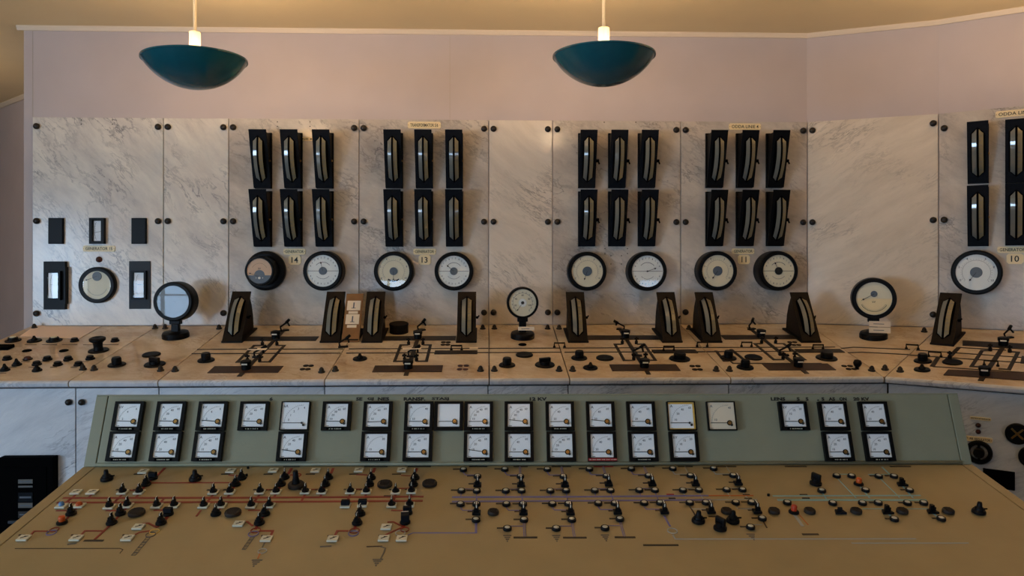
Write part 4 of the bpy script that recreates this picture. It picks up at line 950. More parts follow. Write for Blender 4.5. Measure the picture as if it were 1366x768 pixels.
# ------------------------------------------------------------------ square panel meters
def sq_nodes(style, unit, nums, tag, ndl=178):
    a = .0485; z = .016; fw_ = .011 if style not in ('thin', 'paper', 'yellow') else .0035; bt = .012 if style not in ('thin', 'paper', 'yellow') else .0035
    fmat = 'black'
    fr_ = MB().box(-a, a, a - fw_ * .75, a, 0, z, fmat).box(-a, a, -a, -a + bt, 0, z, fmat).box(-a, -a + fw_, -a + bt, a - fw_ * .75, 0, z, fmat).box(a - fw_, a, -a + bt, a - fw_ * .75, 0, z, fmat).box(-a + fw_, a - fw_, -a + bt, a - fw_ * .75, 0, .006, fmat)
    x0, x1, y0, y1 = -a + fw_, a - fw_, -a + bt, a - fw_ * .75; fz = .0105
    fc = MB().box(x0, x1, y0, y1, .006, fz, 'white' if style != 'paper' else 'paper')
    if style == 'yellow':
        t = .006; fc.box(x0, x1, y1 - t, y1, fz, fz + .001, 'yellow').box(x1 - t, x1, y0, y1, fz, fz + .001, 'yellow').box(x0, x1, y0, y0 + t * .6, fz, fz + .001, 'yellow').box(x0, x0 + t * .4, y0, y1, fz, fz + .001, 'yellow')
    e = fz + .0004; W = x1 - x0; px_, py_ = x1 - W * .22, y0 + W * .24
    R = W * .66
    if nums:
        fc.ribbon([(px_ + R * math.cos(rad(t)), py_ + R * math.sin(rad(t))) for t in range(90, 181, 9)], .0004, 'greyink', fz, e)
        for t in range(90, 181, 6): fc.ribbon([(px_ + R * math.cos(rad(t)), py_ + R * math.sin(rad(t))), (px_ + (R + .003) * math.cos(rad(t)), py_ + (R + .003) * math.sin(rad(t)))], .0006, 'greyink', fz, e)
        fc.text(unit, .009, x0 + W * .14, y1 - W * .14, e, 'greyink')
        k = len(nums)
        for i, s_ in enumerate(nums):
            t = 166 - 76 * i / max(1, k - 1) - (6 if i == k - 1 else 0) + 2; fc.text(s_, .0074, px_ + R * .80 * math.cos(rad(t)) + .001, py_ + R * .86 * math.sin(rad(t)), e, 'greyink')
        fc.box(x0 + .004, x0 + .014, y0 + .003, y0 + .0045, fz, e, 'greyink')
    a_ = rad(ndl); nl = W * .72
    nd = MB().ribbon([(px_, py_), (px_ + nl * math.cos(a_), py_ + nl * math.sin(a_))], .0021, 'ink', fz + .002, fz + .0026)
    X = Matrix.Translation((px_, py_, 0))
    hb = MB()
    if style in ('thin', 'yellow'): hb.cyl(.0035, fz, fz + .004, 'ink', 12, X)
    else: hb.cyl(.0088, fz, fz + .0026, 'blackm', 20, X).cyl(.0058, fz + .0026, fz + .0032, 'brass', 18, X)
    hb.cyl(.0042, fz + .001, fz + .0044, 'ink', 12, Matrix.Translation((px_ + .006, py_ - .0068, 0)))
    gl = MB().box(x0, x1, y0, y1, z - .001, z - .0006, 'glass')
    nodes = [('frame', fr_), ('dial', fc, 'white scale card'), ('needle', nd), ('pivot', hb, 'brass pivot with black screw'), ('glass', gl)]
    if tag:
        tm = 'redtag' if tag == 'red' else 'blackm'
        tb = MB().box(-a * (.98 if tag == 'red' else .6), a * (.98 if tag == 'red' else .6), -a + .001, -a + bt - .0025, z, z + .001, tm)
        q = .9 if tag == 'red' else .42; i = -q
        while i < q: tb.box(a * i, a * i + .0022, -a + .0036, -a + .0062, z + .001, z + .0013, 'tile'); i += random.choice((.07, .09, .14))
        nodes.append(('name_tag', tb, 'red name strip' if tag == 'red' else 'black name strip'))
    return nodes
N4 = ['10', '20', '40', '60']; N5 = ['10', '20', '30', '40', '60']; N3_ = ['20', '40', '60']; N2_ = ['10', '40']; KV3 = ['2', '4', '6']; KV4 = ['5', '10', '15', '20']
row1 = [(173.3, 'std', 'kV', KV3, 'b', 178), (229.3, 'std', 'A', N4, 'b', 178), (284.8, 'std', 'kV', KV3, 'b', 176), (340, 'std', 'A', N4, 'b', 178), (394.9, 'thin', 'kA', ['0', '1', '2', '3', '4'], None, 180), (450, 'std', 'A', N5, 'b', 179),
        (504.5, 'std', 'A', N4, None, 182), (559.3, 'std', 'A', N2_, 'b', 180), (598.8, 'std', '', [], None, 180), (638.7, 'std', 'A', N5, 'b', 180), (692, 'std', 'A', N5, None, 174), (746.6, 'std', 'A', N3_, 'b', 181), (800.4, 'std', 'A', N3_, None, 174),
        (854.3, 'std', 'A', N3_, None, 180), (908, 'yellow', 'A', N4, None, 180), (961, 'paper', 'A', N2_, None, 180), (1057, 'std', 'kV', KV4, 'b', 180), (1110, 'std', 'A', N3_, None, 180), (1164, 'std', 'A', N3_, None, 180)]
row2 = [(166.3, 'std', 'A', N4, 'b', 177), (223.5, 'std', 'A', N3_, 'b', 180), (279.6, 'std', 'A', N4, 'b', 180), (391, 'std', 'A', N4, 'b', 172), (502, 'std', 'A', ['10', '30'], 'b', 180), (557.7, 'std', 'A', N4, None, 180), (638.2, 'std', 'A', N4, 'b', 172),
        (692.4, 'std', 'A', N3_, 'b', 180), (748.2, 'std', 'A', N5, None, 179), (802.2, 'std', 'A', N3_, 'red', 180), (857, 'std', 'A', N4, 'b', 180), (911.3, 'std', 'kV', KV4, None, 180), (1116, 'std', 'A', N4, 'b', 180), (1170, 'std', 'A', N4, 'b', 180)]
spec1 = {4: 'thin-framed square kA meter, fifth from the left in the upper row of the green panel', 8: 'square black meter with an empty unmarked dial in the upper row', 14: 'square meter with yellowed rim in the upper row of the green panel', 15: 'square meter with cream dial and thin frame, right of the yellow-rimmed meter'}
r2d = {9: 'square black-framed ammeter with a red name strip, lower row of the green panel'}
for ri, (row, py) in enumerate(((row1, 555.4), (row2, 595.7))):
    for i, (px, st, un, nm, tg_, nd_) in enumerate(row):
        key = 'sq%d_%d' % (ri, i); st2 = {'paper': 'paper'}.get(st, st)
        proto(key, 'square_panel_meter', sq_nodes(st2 if st != 'paper' else 'thin', un, nm, tg_, nd_) if st != 'paper' else sq_nodes('paper', un, nm, tg_, nd_))
        if ri == 0: lb = spec1.get(i, 'square black-framed %s, %s from the left in the upper row of the green panel' % ('voltmeter' if un == 'kV' else 'ammeter', ORD[i]))
        else: lb = r2d.get(i, 'square black-framed %s, %s from the left in the lower row of the green panel' % ('voltmeter' if un == 'kV' else 'ammeter', ORD[i]))
        inst(key, GF.Mp(px, py, .003), lb, 'panel meter', 'square meters on the green panel')
# ------------------------------------------------------------------ mimic lines on the worktop (parts of the desk)
def line(pts, w, m, name='mimic_line', lab=None, z=.0012):
    dpart(name, MB().ribbon([GT.uv(*p) for p in pts], w * GT.mpp(*pts[0]), m, 0, z), GT, lab)
line([(84, 664.2), (330, 663.9), (565, 662.4)], 3.9, 'red', 'bus_line', 'upper red bus line', .0014); line([(76, 670.3), (330, 669.6), (564, 668)], 3.9, 'red', 'bus_line', 'lower red bus line', .0014)
line([(603, 663), (760, 662.6), (945, 661)], 3.4, 'violet', 'bus_line', 'upper violet bus line', .0014); line([(603, 669), (760, 668), (948, 666.6)], 3.4, 'violet', 'bus_line', 'lower violet bus line', .0014)
line([(945, 661), (1005, 661)], 2.2, 'orangel', 'bus_line', 'orange bus line', .0014); line([(948, 666.6), (1010, 666.2)], 1.8, 'grey', 'bus_line', 'grey bus line', .0014)
line([(1031, 661.5), (1228, 660.8)], 2.4, 'cyan', 'bus_line', 'thin pale blue bus line', .0014); line([(1037, 666.8), (1236, 667)], 4.2, 'cyan', 'bus_line', 'broad pale blue bus line', .0014)
def red(*p, w=1.5): line(list(p), w * 1.75, 'red', 'mimic_line', 'red diagram line')
def vio(*p, w=.8): line(list(p), w * 1.7, 'violet', 'mimic_line', 'violet diagram line')
def gry(*p, w=1.0, m='grey'): line(list(p), w * 1.8, m, 'mimic_line', 'grey diagram line')
def cyn(*p, w=1.0): line(list(p), w * 1.25, 'cyan', 'mimic_line', 'pale blue diagram line')
red((63, 708.5), (45.5, 708.5), (39.5, 715)); red((75, 681), (90, 681)); red((141, 681), (156, 681)); red((146.3, 701), (126.5, 719.3), w=1.8); red((138.5, 708), (113.3, 708), (106.7, 715))
red((220, 624), (209, 635), w=2); red((200, 644), (310, 643.7)); red((168, 654), (183, 654)); red((305, 633.6), (318, 634.6)); red((205, 680.6), (218, 680.6)); red((224, 689), (215, 700), w=2)
red((189, 698.4), (198, 697.7), (208.8, 703.3), (212, 702.2)); red((162, 716.8), (176, 714.8), (186, 710), (200, 708)); red((268, 680.6), (262, 688.5)); red((323.4, 695.8), (330, 695.8), (337, 701.5))
red((389, 624.6), (384, 632.5), w=2); red((351, 652.9), (366, 652.9)); red((387, 633.5), (392, 633.5)); red((444.6, 624.6), (441.5, 631.5), w=2); red((412, 652.7), (427, 652.7)); red((475.5, 632.9), (490, 633.6)); red((471.5, 652.5), (487, 652.5))
red((500, 624.3), (498, 630), w=2); red((331, 680.6), (347, 680.6)); red((343.5, 699), (341, 706), w=2); red((347, 708), (364, 708), (361, 715), w=1.8); red((475, 699), (472.5, 706), w=2); red((465, 708), (450, 708), (446.5, 715), w=1.8)
red((556, 624.6), (554, 630), w=2); red((535, 634), (548, 634.6), w=.9); red((531, 651.5), (547, 651.3)); red((522, 680.6), (537, 681)); red((516.7, 696.4), (524.6, 696), (537, 702)); red((536, 703.5), (512.7, 714)); red((539.5, 698), (538, 704), w=2)
vio((544, 713.5), (551, 710.7), (635, 710.7)); 
line([(635, 711), (635, 698)], 3.2, 'violet', 'mimic_line', 'violet diagram line')
ladder = MB(); p0 = Vector(GT.uv(198, 716.5)); p1 = Vector(GT.uv(178, 740.5)); 
def lad(p0, p1, n):
    m_ = MB(); d = (p1 - p0).normalized(); q = Vector((-d.y, d.x)) * .0052
    m_.ribbon([tuple(p0 + q), tuple(p1 + q)], .0012, 'darkgrey', 0, .001).ribbon([tuple(p0 - q), tuple(p1 - q)], .0012, 'darkgrey', 0, .001)
    for i in range(n): c = p0.lerp(p1, i / (n - 1)); m_.ribbon([tuple(c + q), tuple(c - q)], .004 if i % 2 == 0 else .0012, 'darkgrey', 0, .001)
    dpart('ladder_symbol', m_, GT, 'grey ladder symbol')
lad(p0, p1, 8); lad(Vector(GT.uv(337, 716)), Vector(GT.uv(325.5, 732.5)), 9)
def ringsym(px, py, r, m, w=1.0, lab='ring symbol'):
    u, v = GT.uv(px, py); s_ = GT.mpp(px, py); dpart('ring_symbol', MB().ring((r - w) * s_, r * s_, 0, .0018, m, 26, Matrix.Translation((u, v, 0))), GT, lab)
ringsym(72.5, 706.5, 6, 'red', 1.2, 'red ring symbol'); ringsym(68.5, 710.5, 6.5, 'violet', 1.0, 'violet ring symbol'); ringsym(206, 709, 6.5, 'yellow', .8, 'yellow ring symbol'); ringsym(201, 713, 6.5, 'darkgrey', .8, 'grey ring symbol')
ringsym(341, 707.5, 6.8, 'red', 1.2, 'red ring symbol'); ringsym(338, 712, 7, 'violet', 1.0, 'violet ring symbol'); ringsym(473, 707.8, 7, 'red', 1.2, 'red ring symbol'); ringsym(471.5, 711.5, 7, 'violet', 1.0, 'violet ring symbol')
ringsym(540, 706.5, 6, 'red', 1.2, 'red ring symbol'); ringsym(534, 711, 7, 'grey', 1.2, 'grey ring symbol'); ringsym(396.5, 633.8, 5.5, 'red', 1.3, 'red ring symbol'); ringsym(897, 708, 7, 'grey', 1.2, 'grey ring symbol'); ringsym(350, 735, 6, 'grey', .9, 'grey ring symbol')
def tri_sym(px, py, w=7):
    u, v = GT.uv(px, py); s_ = GT.mpp(px, py); m_ = MB()
    for i, k in enumerate((1, .7, .4, .15)): m_.box(u - w * s_ * k, u + w * s_ * k, v - i * 4.6 * s_ - .0024, v - i * 4.6 * s_ + .0024, 0, .001, 'darkgrey')
    dpart('earth_symbol', m_, GT, 'grey earth symbol')
tri_sym(343, 747); tri_sym(504, 746); gry((353, 724), (350, 730), m='darkgrey'); gry((347, 738), (344, 745), m='orangel'); gry((508, 745), (512, 737), (514, 731), (508, 729), m='darkgrey'); gry((489, 729), (510, 728.5), m='stripb')
gry((20, 731.6), (160, 731.4), w=.4, m='stripb'); gry((160, 731.4), (164, 733), (160, 738), w=.4, m='stripb'); gry((112, 721), (138, 721), w=2, m='strip'); gry((90, 726), (102, 724.5), w=1.6, m='darkgrey'); gry((427, 729), (442, 728.3), w=1.2, m='darkgrey')
gry((897.7, 713.5), (901, 718.8), (1222, 718.6)); gry((1136, 724.4), (1292, 724.2)); gry((1060, 686.5), (1071, 701.7), w=2.2); line([(886, 688), (894, 702)], 2.6, 'violet', 'mimic_line', 'violet diagram line')
cyn((1118, 639), (1142, 664)); cyn((1116, 632.5), (1140, 632.5)); cyn((1175, 639), (1200, 663.5)); cyn((1176.6, 622.8), (1187, 632.6), w=1.6); cyn((1158, 632.8), (1192, 632.6)); cyn((1146, 647), (1160, 664), w=1.4); cyn((1204, 648), (1218, 664), w=1.4)
cyn((1097, 657), (1104, 668), w=1.2); cyn((1150, 678.6), (1178, 678.6)); cyn((1210, 678.6), (1238, 678.6)); cyn((1184, 684), (1192, 692), w=1.6); cyn((1244, 684), (1254, 692), w=1.6); gry((1065, 685), (1078, 700), m='orangel', w=.7)
gry((920, 675), (928, 688), m='stripb'); gry((985, 678), (1003, 678), m='stripb', w=.8); gry((945, 689), (955, 689), m='strip')
for a, b, y in ((858, 905, 727), (1070, 1092, 712.6)): gry((a, y), (b, y), w=1.9, m='strip')
# strips under the fold
for a, b, m_ in ((378, 400, 'strip'), (486, 517, 'strip'), (544, 575, 'strip'), (626, 650, 'strip'), (685, 704, 'strip'), (736, 762, 'strip'), (792, 818, 'redtag'), (845, 873, 'strip'), (904, 924, 'strip'), (955, 982, 'strip'), (1047, 1076, 'strip'), (1187, 1215, 'strip')):
    gry((a, 622.2), (b, 622.2), w=1.4, m=m_)
# ------------------------------------------------------------------ worktop controls
GRP = {'tile': 'ivory tiles on the tan worktop', 'sw': 'black switches on the tan worktop', 'btn': 'white-topped push buttons on the tan worktop', 'disc': 'dark round discs on the tan worktop', 'big': 'large black knobs on the tan worktop', 'lamp': 'coloured lamp buttons on the tan worktop'}
def tile_base(): return MB().box(-.0145, .0145, -.0135, .0135, 0, .005, 'tile', bev=.001)
proto('tile', 'symbol_tile', [('plate', tile_base()), ('symbol', MB().ribbon([(-.007, -.005), (.006, .004)], .003, 'ink', .005, .0056).box(-.001, .010, .0035, .0055, .005, .0056, 'ink'), 'black line symbol')])
def ptr(zb, rot=0, base_m='black'):
    g = MB().lathe([(.0115, zb), (.0115, zb + .004), (.008, zb + .007), (.006, zb + .009), (0, zb + .009)], 'black', 16, smooth=False)
    g.prism([(-.005, -.009), (.005, -.009), (.003, .008), (-.003, .008)], zb + .006, zb + .015, 'black').prism([(-.0024, -.004), (.0024, -.004), (.002, .006), (-.002, .006)], zb + .015, zb + .025, 'black')
    g.box(-.0009, .0009, -.003, .006, zb + .025, zb + .0256, 'whitecap').box(-.0009, .0009, -.0046, -.004, zb + .018, zb + .025, 'whitecap')
    return g
proto('tsw', 'tile_switch', [('plate', tile_base(), 'ivory plate'), ('knob', ptr(.005))])
def blockk(zb): return MB().box(-.0125, .0125, -.007, .007, zb, zb + .014, 'navy', bev=.0015)
proto('tblk', 'tile_switch', [('plate', tile_base(), 'ivory plate'), ('knob', blockk(.005))])
dbase = lambda: MB().lathe([(.0150, 0), (.0150, .004), (.012, .007), (0, .007)], 'black', 20, smooth=False)
proto('dsw', 'pointer_switch', [('base', dbase()), ('knob', ptr(.007))])
proto('dblk', 'pointer_switch', [('base', dbase()), ('knob', blockk(.007))])
proto('bblk', 'pointer_switch', [('base', dbase()), ('knob', MB().box(-.012, .012, -.013, .013, .007, .028, 'navy', bev=.002).box(-.010, .010, .010, .0125, .0275, .0285, 'whitecap'))])
proto('tlb', 'tile_lamp', [('plate', tile_base(), 'ivory plate'), ('lens', MB().lathe([(.008, .005), (.008, .011), (.005, .015), (0, .016)], 'bluelens', 16), 'pale blue lens')])
proto('tlo', 'tile_lamp', [('plate', tile_base(), 'ivory plate'), ('lens', MB().lathe([(.0095, .005), (.0095, .010), (.006, .013), (0, .014)], 'orange', 16), 'orange lens')])
proto('dlo', 'lamp_button', [('base', dbase()), ('lens', MB().lathe([(.0085, .007), (.009, .018), (.0065, .022), (0, .022)], 'orange', 18), 'orange lens')])
proto('dlr', 'lamp_button', [('base', dbase()), ('lens', MB().lathe([(.008, .007), (.0085, .02), (.006, .024), (0, .024)], 'redlens', 18), 'red lens')])
proto('btn', 'push_button', [('ring', MB().lathe([(.0126, 0), (.0126, .005), (.0117, .0074), (.0080, .0078), (.0080, .0055), (0, .0055)], 'black', 22, smooth=False)), ('cap', MB().lathe([(.0076, .0055), (.0076, .0078), (.006, .0088), (0, .009)], 'milk', 18), 'milky cap')])
def psw(): 
    g = MB().box(-.0125, .0125, -.012, .011, .002, .010, 'black', bev=.002)
    k = MB().prism([(-.0072, -.008), (.0072, -.008), (.0042, .010), (-.0042, .010)], .010, .021, 'black').prism([(-.0045, -.003), (.0045, -.003), (.0032, .017), (-.0032, .017)], .021, .031, 'black').box(-.0014, .0014, .0, .0172, .031, .0318, 'whitecap').box(-.0014, .0014, -.0036, -.003, .022, .031, 'whitecap')
    return [('base', g), ('knob', k)]
proto('psw', 'pointer_switch', psw())
proto('pswf', 'pointer_switch', [('base', MB().prism([(-.016, -.011), (.016, -.011), (.011, .009), (-.011, .009)], 0, .006, 'black')), ('knob', MB().prism([(-.008, -.006), (-.006, .006), (.002, .004), (.004, -.004)], .006, .024, 'black').prism([(.003, -.006), (.008, -.006), (.006, .004)], .006, .018, 'black'))])
proto('pswt', 'pointer_switch', [('base', MB().prism([(-.016, -.011), (.016, -.011), (.011, .009), (-.011, .009)], 0, .006, 'navy')), ('knob', MB().box(-.006, .006, -.003, .003, .006, .016, 'navy'))])
def dsc(r): 
    d = MB().lathe([(r, 0), (r, .006), (r * .92, .009), (r * .8, .010), (r * .78, .0092), (0, .0092)], 'disc', 30, smooth=False)
    for i in range(-3, 4): d.box(-r * .6, r * .6, i * r * .2 - r * .04, i * r * .2 + r * .04, .0092, .0105, 'disc')
    return [(None, d)]
proto('dsc_l', 'grille_disc', dsc(.0235)); proto('dsc_s', 'grille_disc', dsc(.0165))
def bigk(h=.036): 
    return [('base', MB().lathe([(.019, 0), (.019, .005), (.016, .010), (0, .010)], 'black', 24, smooth=False)), ('grip', MB().lathe([(.0125, .010), (.0120, .016), (.0075, .018), (.0068, h - .008), (.0055, h - .003), (0, h - .002)], 'black', 18)), ('skirt_pointer', MB().box(.004, .024, -.0015, .0015, .010, .013, 'blackm'))]
proto('big', 'large_knob', bigk()); proto('bigr', 'large_knob', [('base', MB().lathe([(.0185, 0), (.0185, .006), (.014, .010), (0, .010)], 'black', 24, smooth=False)), ('grip', MB().box(-.006, .006, -.016, .016, .010, .036, 'black', Matrix.Rotation(rad(35), 4, 'Z'), bev=.004).cyl(.013, .010, .022, 'black', 18))])
proto('mush', 'large_knob', [('base', MB().lathe([(.0255, 0), (.0255, .008), (.022, .012), (0, .012)], 'disc', 28, smooth=False)), ('grip', MB().lathe([(.013, .012), (.009, .03), (.008, .05), (.006, .053), (0, .053)], 'black', 18))])
def W(px, py, key, label, cat, g, rot=0): inst(key, GT.Mp(px, py, .0016, rot), label, cat, GRP[g])
def tag_l(px, py, w=9, m='strip'): dpart('engraved_tag', MB().ribbon([GT.uv(px - 6 - w, py - 2.3), GT.uv(px - 5, py - 2.3)], 2.9 * GT.mpp(px, py), m, 0, .0012), GT)
def conn(px, py, py2, m='red', w=2.9):
    u, v = GT.uv(px, py); _, v2 = GT.uv(px, py2); dpart('mimic_line', MB().ribbon([(u, v), (u, v2)], w * GT.mpp(px, py), m, 0, .001), GT, {'red': 'red diagram line', 'violet': 'violet diagram line'}.get(m))
# red half
upper = [(164, 657.5), (186, 657.5), (285, 657.8), (307, 657.5), (347, 657.3), (368.5, 657.3), (407.6, 657.2), (429.4, 657.2), (467.6, 657), (488.8, 657), (528, 657.4), (549, 656.8)]
for i, (px, py) in enumerate(upper):
    W(px, py, 'tsw', 'black pointer knob on ivory plate, %s of twelve just above the red bus lines' % ORD[i], 'switch', 'sw'); tag_l(px, py - 2, 3); conn(px, py + 1, 669 if i % 2 == 0 else 664)
lower = [(82.4, 676, 'tlb'), (106, 675.5, 'tlo'), (146.3, 677, 'tsw'), (170, 675.5, 'tsw'), (209.4, 676, 'tsw'), (232.5, 675.5, 'tsw'), (272, 676, 'tsw'), (295, 675.5, 'tsw'), (335.3, 676, 'tsw'), (359.5, 675.5, 'tsw'), (461, 675.5, 'tblk'), (483.8, 674.5, 'tblk'), (522.6, 675, 'tsw'), (546.5, 674.5, 'tsw')]
for i, (px, py, k) in enumerate(lower):
    if k == 'tlb': W(px, py, k, 'ivory plate with a pale blue lamp, left end below the red bus lines', 'lamp', 'lamp')
    elif k == 'tlo': W(px, py, k, 'ivory plate with an orange lamp just below the red bus lines', 'lamp', 'lamp')
    else: W(px, py, k, ('black pointer knob' if k == 'tsw' else 'dark blue block knob') + ' on ivory plate, %s from the left just below the red lines' % ORD[i - 2 if k == 'tsw' else i - 2], 'switch', 'sw')
    conn(px, py - 1, 664 if i % 2 == 0 else 669)
for i, (px, py, w_) in enumerate(((102, 657.5, 'left of the pair above the left end of the red lines'), (123.2, 657.5, 'right of the pair above the left end of the red lines'), (191.6, 630, 'first from the left along the top of the worktop'), (308, 629, 'second from the left along the top of the worktop'), (364.8, 628.6, 'third from the left along the top of the worktop'), (421, 628.6, 'fourth from the left along the top of the worktop'),
        (478.8, 628.3, 'fifth from the left along the top of the worktop'), (536, 628, 'sixth from the left along the top of the worktop'), (32, 719, 'at the far lower left of the red diagram'), (102, 719, 'second from the left in the lowest row'), (170.5, 719, 'third from the left in the lowest row'), (355.6, 720, 'right of the ladder symbol in the lowest row'), (444, 720, 'below the third ring symbol in the lowest row'), (512, 719.5, 'left of the touching pair in the lowest row'),
        (536, 719.5, 'right of the touching pair in the lowest row'), (185, 704, 'raised, left of the yellow ring symbol'), (318.8, 700, 'raised, left of the red and violet rings'), (515.3, 704.3, 'raised, left of the grey ring symbol'))):
    W(px, py, 'tile', 'ivory symbol tile ' + w_, 'tile', 'tile'); 
    if 2 <= i < 8: dpart('engraved_tag', MB().ribbon([GT.uv(px - 13, 632.4), GT.uv(px - 1, 632.4)], .006, 'strip', 0, .0012), GT)
    if 8 <= i < 15: dpart('engraved_tag', MB().ribbon([GT.uv(px - 7, py - 5.5), GT.uv(px + 1, py - 5.5)], .006, 'stripb', 0, .0012), GT)
conn(102, 659, 669); conn(123.2, 659, 664)
DS = [(95, 686, 'dsw', 'lower left, between the orange lamps'), (160.8, 686, 'dsw', 'above left of the first grille disc'), (149, 698.5, 'dsw', 'below left of the first grille disc'), (204, 638.5, 'dblk', 'beside the first top tile, block shaped'), (195, 647, 'dsw', 'at the left end of the long red line'),
      (322.5, 638.5, 'dsw', 'right of the second top tile'), (314.5, 647, 'dsw', 'at the right end of the long red line'), (224.6, 686.5, 'dblk', 'block shaped, right of the first grille disc'), (215, 698.5, 'dsw', 'above the yellow ring symbol'), (288, 686.5, 'dsw', 'left of the second grille disc'),
      (380, 638, 'dsw', 'right of the third top tile'), (375, 647, 'dsw', 'left of the tall mushroom knob'), (438, 638, 'dsw', 'right of the fourth top tile'), (434, 647.5, 'dsw', 'right of the tall mushroom knob'), (495.3, 638.5, 'dsw', 'right of the fifth top tile'), (493, 647.3, 'dsw', 'left of the third grille disc'),
      (353.3, 686.5, 'dsw', 'upper one above the red and violet rings'), (346, 698.5, 'dsw', 'directly above the red and violet rings'), (480.5, 686.5, 'dsw', 'below the dark blue block knobs'), (476.5, 698.5, 'dsw', 'directly above the third ring symbol'), (553.5, 638.5, 'dsw', 'right of the sixth top tile'), (551.5, 647.5, 'dsw', 'between the third and fourth grille discs'),
      (543.5, 685, 'dblk', 'block shaped, at the right end of the red section'), (540.6, 697.5, 'bblk', 'the large block shaped one above the grey ring symbol')]
for px, py, k, w_ in DS: W(px, py, k, 'black switch on round base, ' + w_, 'switch', 'sw', rad(random.uniform(-8, 8)))
for (x0, y0, x1, y1) in ((224.6, 686.5, 215, 698.5), (195, 647, 186, 657), (204, 638, 195, 647), (160.8, 686, 149, 698), (160.8, 686, 170, 676), (95, 686, 104, 676), (95, 686, 83, 698), (322, 638, 314, 647), (314, 647, 307, 657), (288, 686, 295, 676), (380, 638, 375, 647), (375, 647, 368.5, 657), (438, 638, 434, 647.5), (434, 647.5, 429, 657), (495, 638, 493, 647), (493, 647, 489, 657), (353, 686, 346, 698), (359.5, 675, 353, 686), (480, 686, 476.5, 698), (553.5, 638, 551.5, 647), (551.5, 647, 549, 657), (543.5, 685, 546.5, 675)):
    red((x0, y0), (x1, y1), w=1.6)
W(83, 698, 'dlo', 'orange lamp button on a black base at the left end of the worktop', 'lamp', 'lamp')
for px, py, k, w_ in ((182.4, 685.5, 'dsc_l', 'first from the left, below the red lines'), (310.9, 685.5, 'dsc_l', 'second from the left, below the red lines'), (513.4, 647.5, 'dsc_l', 'third from the left, above the red lines'), (573.3, 646.5, 'dsc_l', 'fourth from the left, above the gap between red and violet'),
                  (658, 685, 'dsc_s', 'small, below the left end of the violet lines'), (969.2, 683.5, 'dsc_s', 'small, beside a tall knob below the violet lines'), (1032.4, 683.5, 'dsc_s', 'small, first below the pale blue lines'), (1080, 683.5, 'dsc_s', 'small, right of the red lamp button'),
                  (1142, 683.5, 'dsc_s', 'small, third below the pale blue lines'), (1203.4, 683.5, 'dsc_s', 'small, fourth below the pale blue lines'), (1264.7, 683.5, 'dsc_s', 'small, rightmost below the pale blue lines')):
    W(px, py, k, 'dark ribbed disc, ' + w_, 'disc', 'disc')
for px, py, k, w_ in ((142.5, 640, 'big', 'tall and black, alone at the upper left corner of the worktop'), (260.5, 640, 'big', 'tall and black, between the first two top tiles'), (395, 649, 'mush', 'the tallest, on a broad base among the red lines'), (931.5, 696, 'big', 'black, left of three below the right end of the violet lines'),
                  (977.5, 696, 'big', 'black, right of three below the right end of the violet lines'), (960.5, 706, 'bigr', 'black and turned, lowest of three below the violet lines'), (1088, 646, 'bigr', 'black and turned, above the left of the pale blue lines'), (1305.5, 684, 'big', 'black, alone at the far right of the worktop')):
    W(px, py, k, 'large knob, ' + w_, 'knob', 'big', rad(0 if px > 600 else 10))
for x, y in ((331, 624.5), (329, 634.3), (1025, 661)):
    u, v = GT.uv(x, y); dpart('stud', MB().cyl(.004, 0, .006, 'black', 10, Matrix.Translation((u, v, 0))), GT)
# violet half
cols7 = [
 dict(top=(618.2, 628), pb=(637, 637), ps=(637, 649), u=[(615.5, 656), (636, 656.4)], l=[(614.2, 674), (635.6, 674)], ls=(635.6, 686.5), lb=(635, 695)),
 dict(top=(673.5, 627.6), pb=(694.2, 637), ps=(695, 649), u=[(674.8, 656.3), (695.8, 656.2)], l=[(675.5, 674), (697.5, 674)], ls=(698.2, 686.5), lb=(699, 695), e=(676.8, 706.6), d=(685, 716.8, 716.8)),
 dict(top=(730, 627.6), pb=(751.5, 637), ps=(753.5, 649), u=[(734, 656.2), (755.2, 656)], l=[(736.8, 673.6), (758.1, 673.6)], ls=(760.8, 686.3), lb=(762.7, 694.8), e=(742, 706.6), d=(751, 782.5, 717)),
 dict(top=(786, 627.3), pb=(808.8, 636.6), ps=(811.7, 648), u=[(793.3, 655.8), (814.4, 655.8)], l=[(798, 673), (820, 673)], ls=(823.5, 685.5), lb=(826.8, 694), e=(807, 706), d=(820, 847.6, 716.6)),
 dict(top=(842, 627), pb=(865, 636.2), ps=(869.6, 648), u=[(852.6, 655.5), (873.6, 655.5)], l=[(859.2, 672.6), (880.6, 672.3)], ls=(886, 685)),
 dict(top=(897.4, 626.6), pb=(921, 636), ps=(927.3, 647.8), u=[(911, 655.5), (932.2, 655.3)], l=[(920, 672.3), (941.5, 672)], ls=(948, 684.5)),
 dict(top=(951.8, 626.5), pb=(978, 635.8), ps=(984.3, 647), u=[(969.2, 654.8), (990.3, 654.8)], l=[(981.3, 672), (1002.5, 671.7)], ls=(1009.6, 684.5), lb=(1016.6, 693.2), e=(1001.2, 704.8)),
]
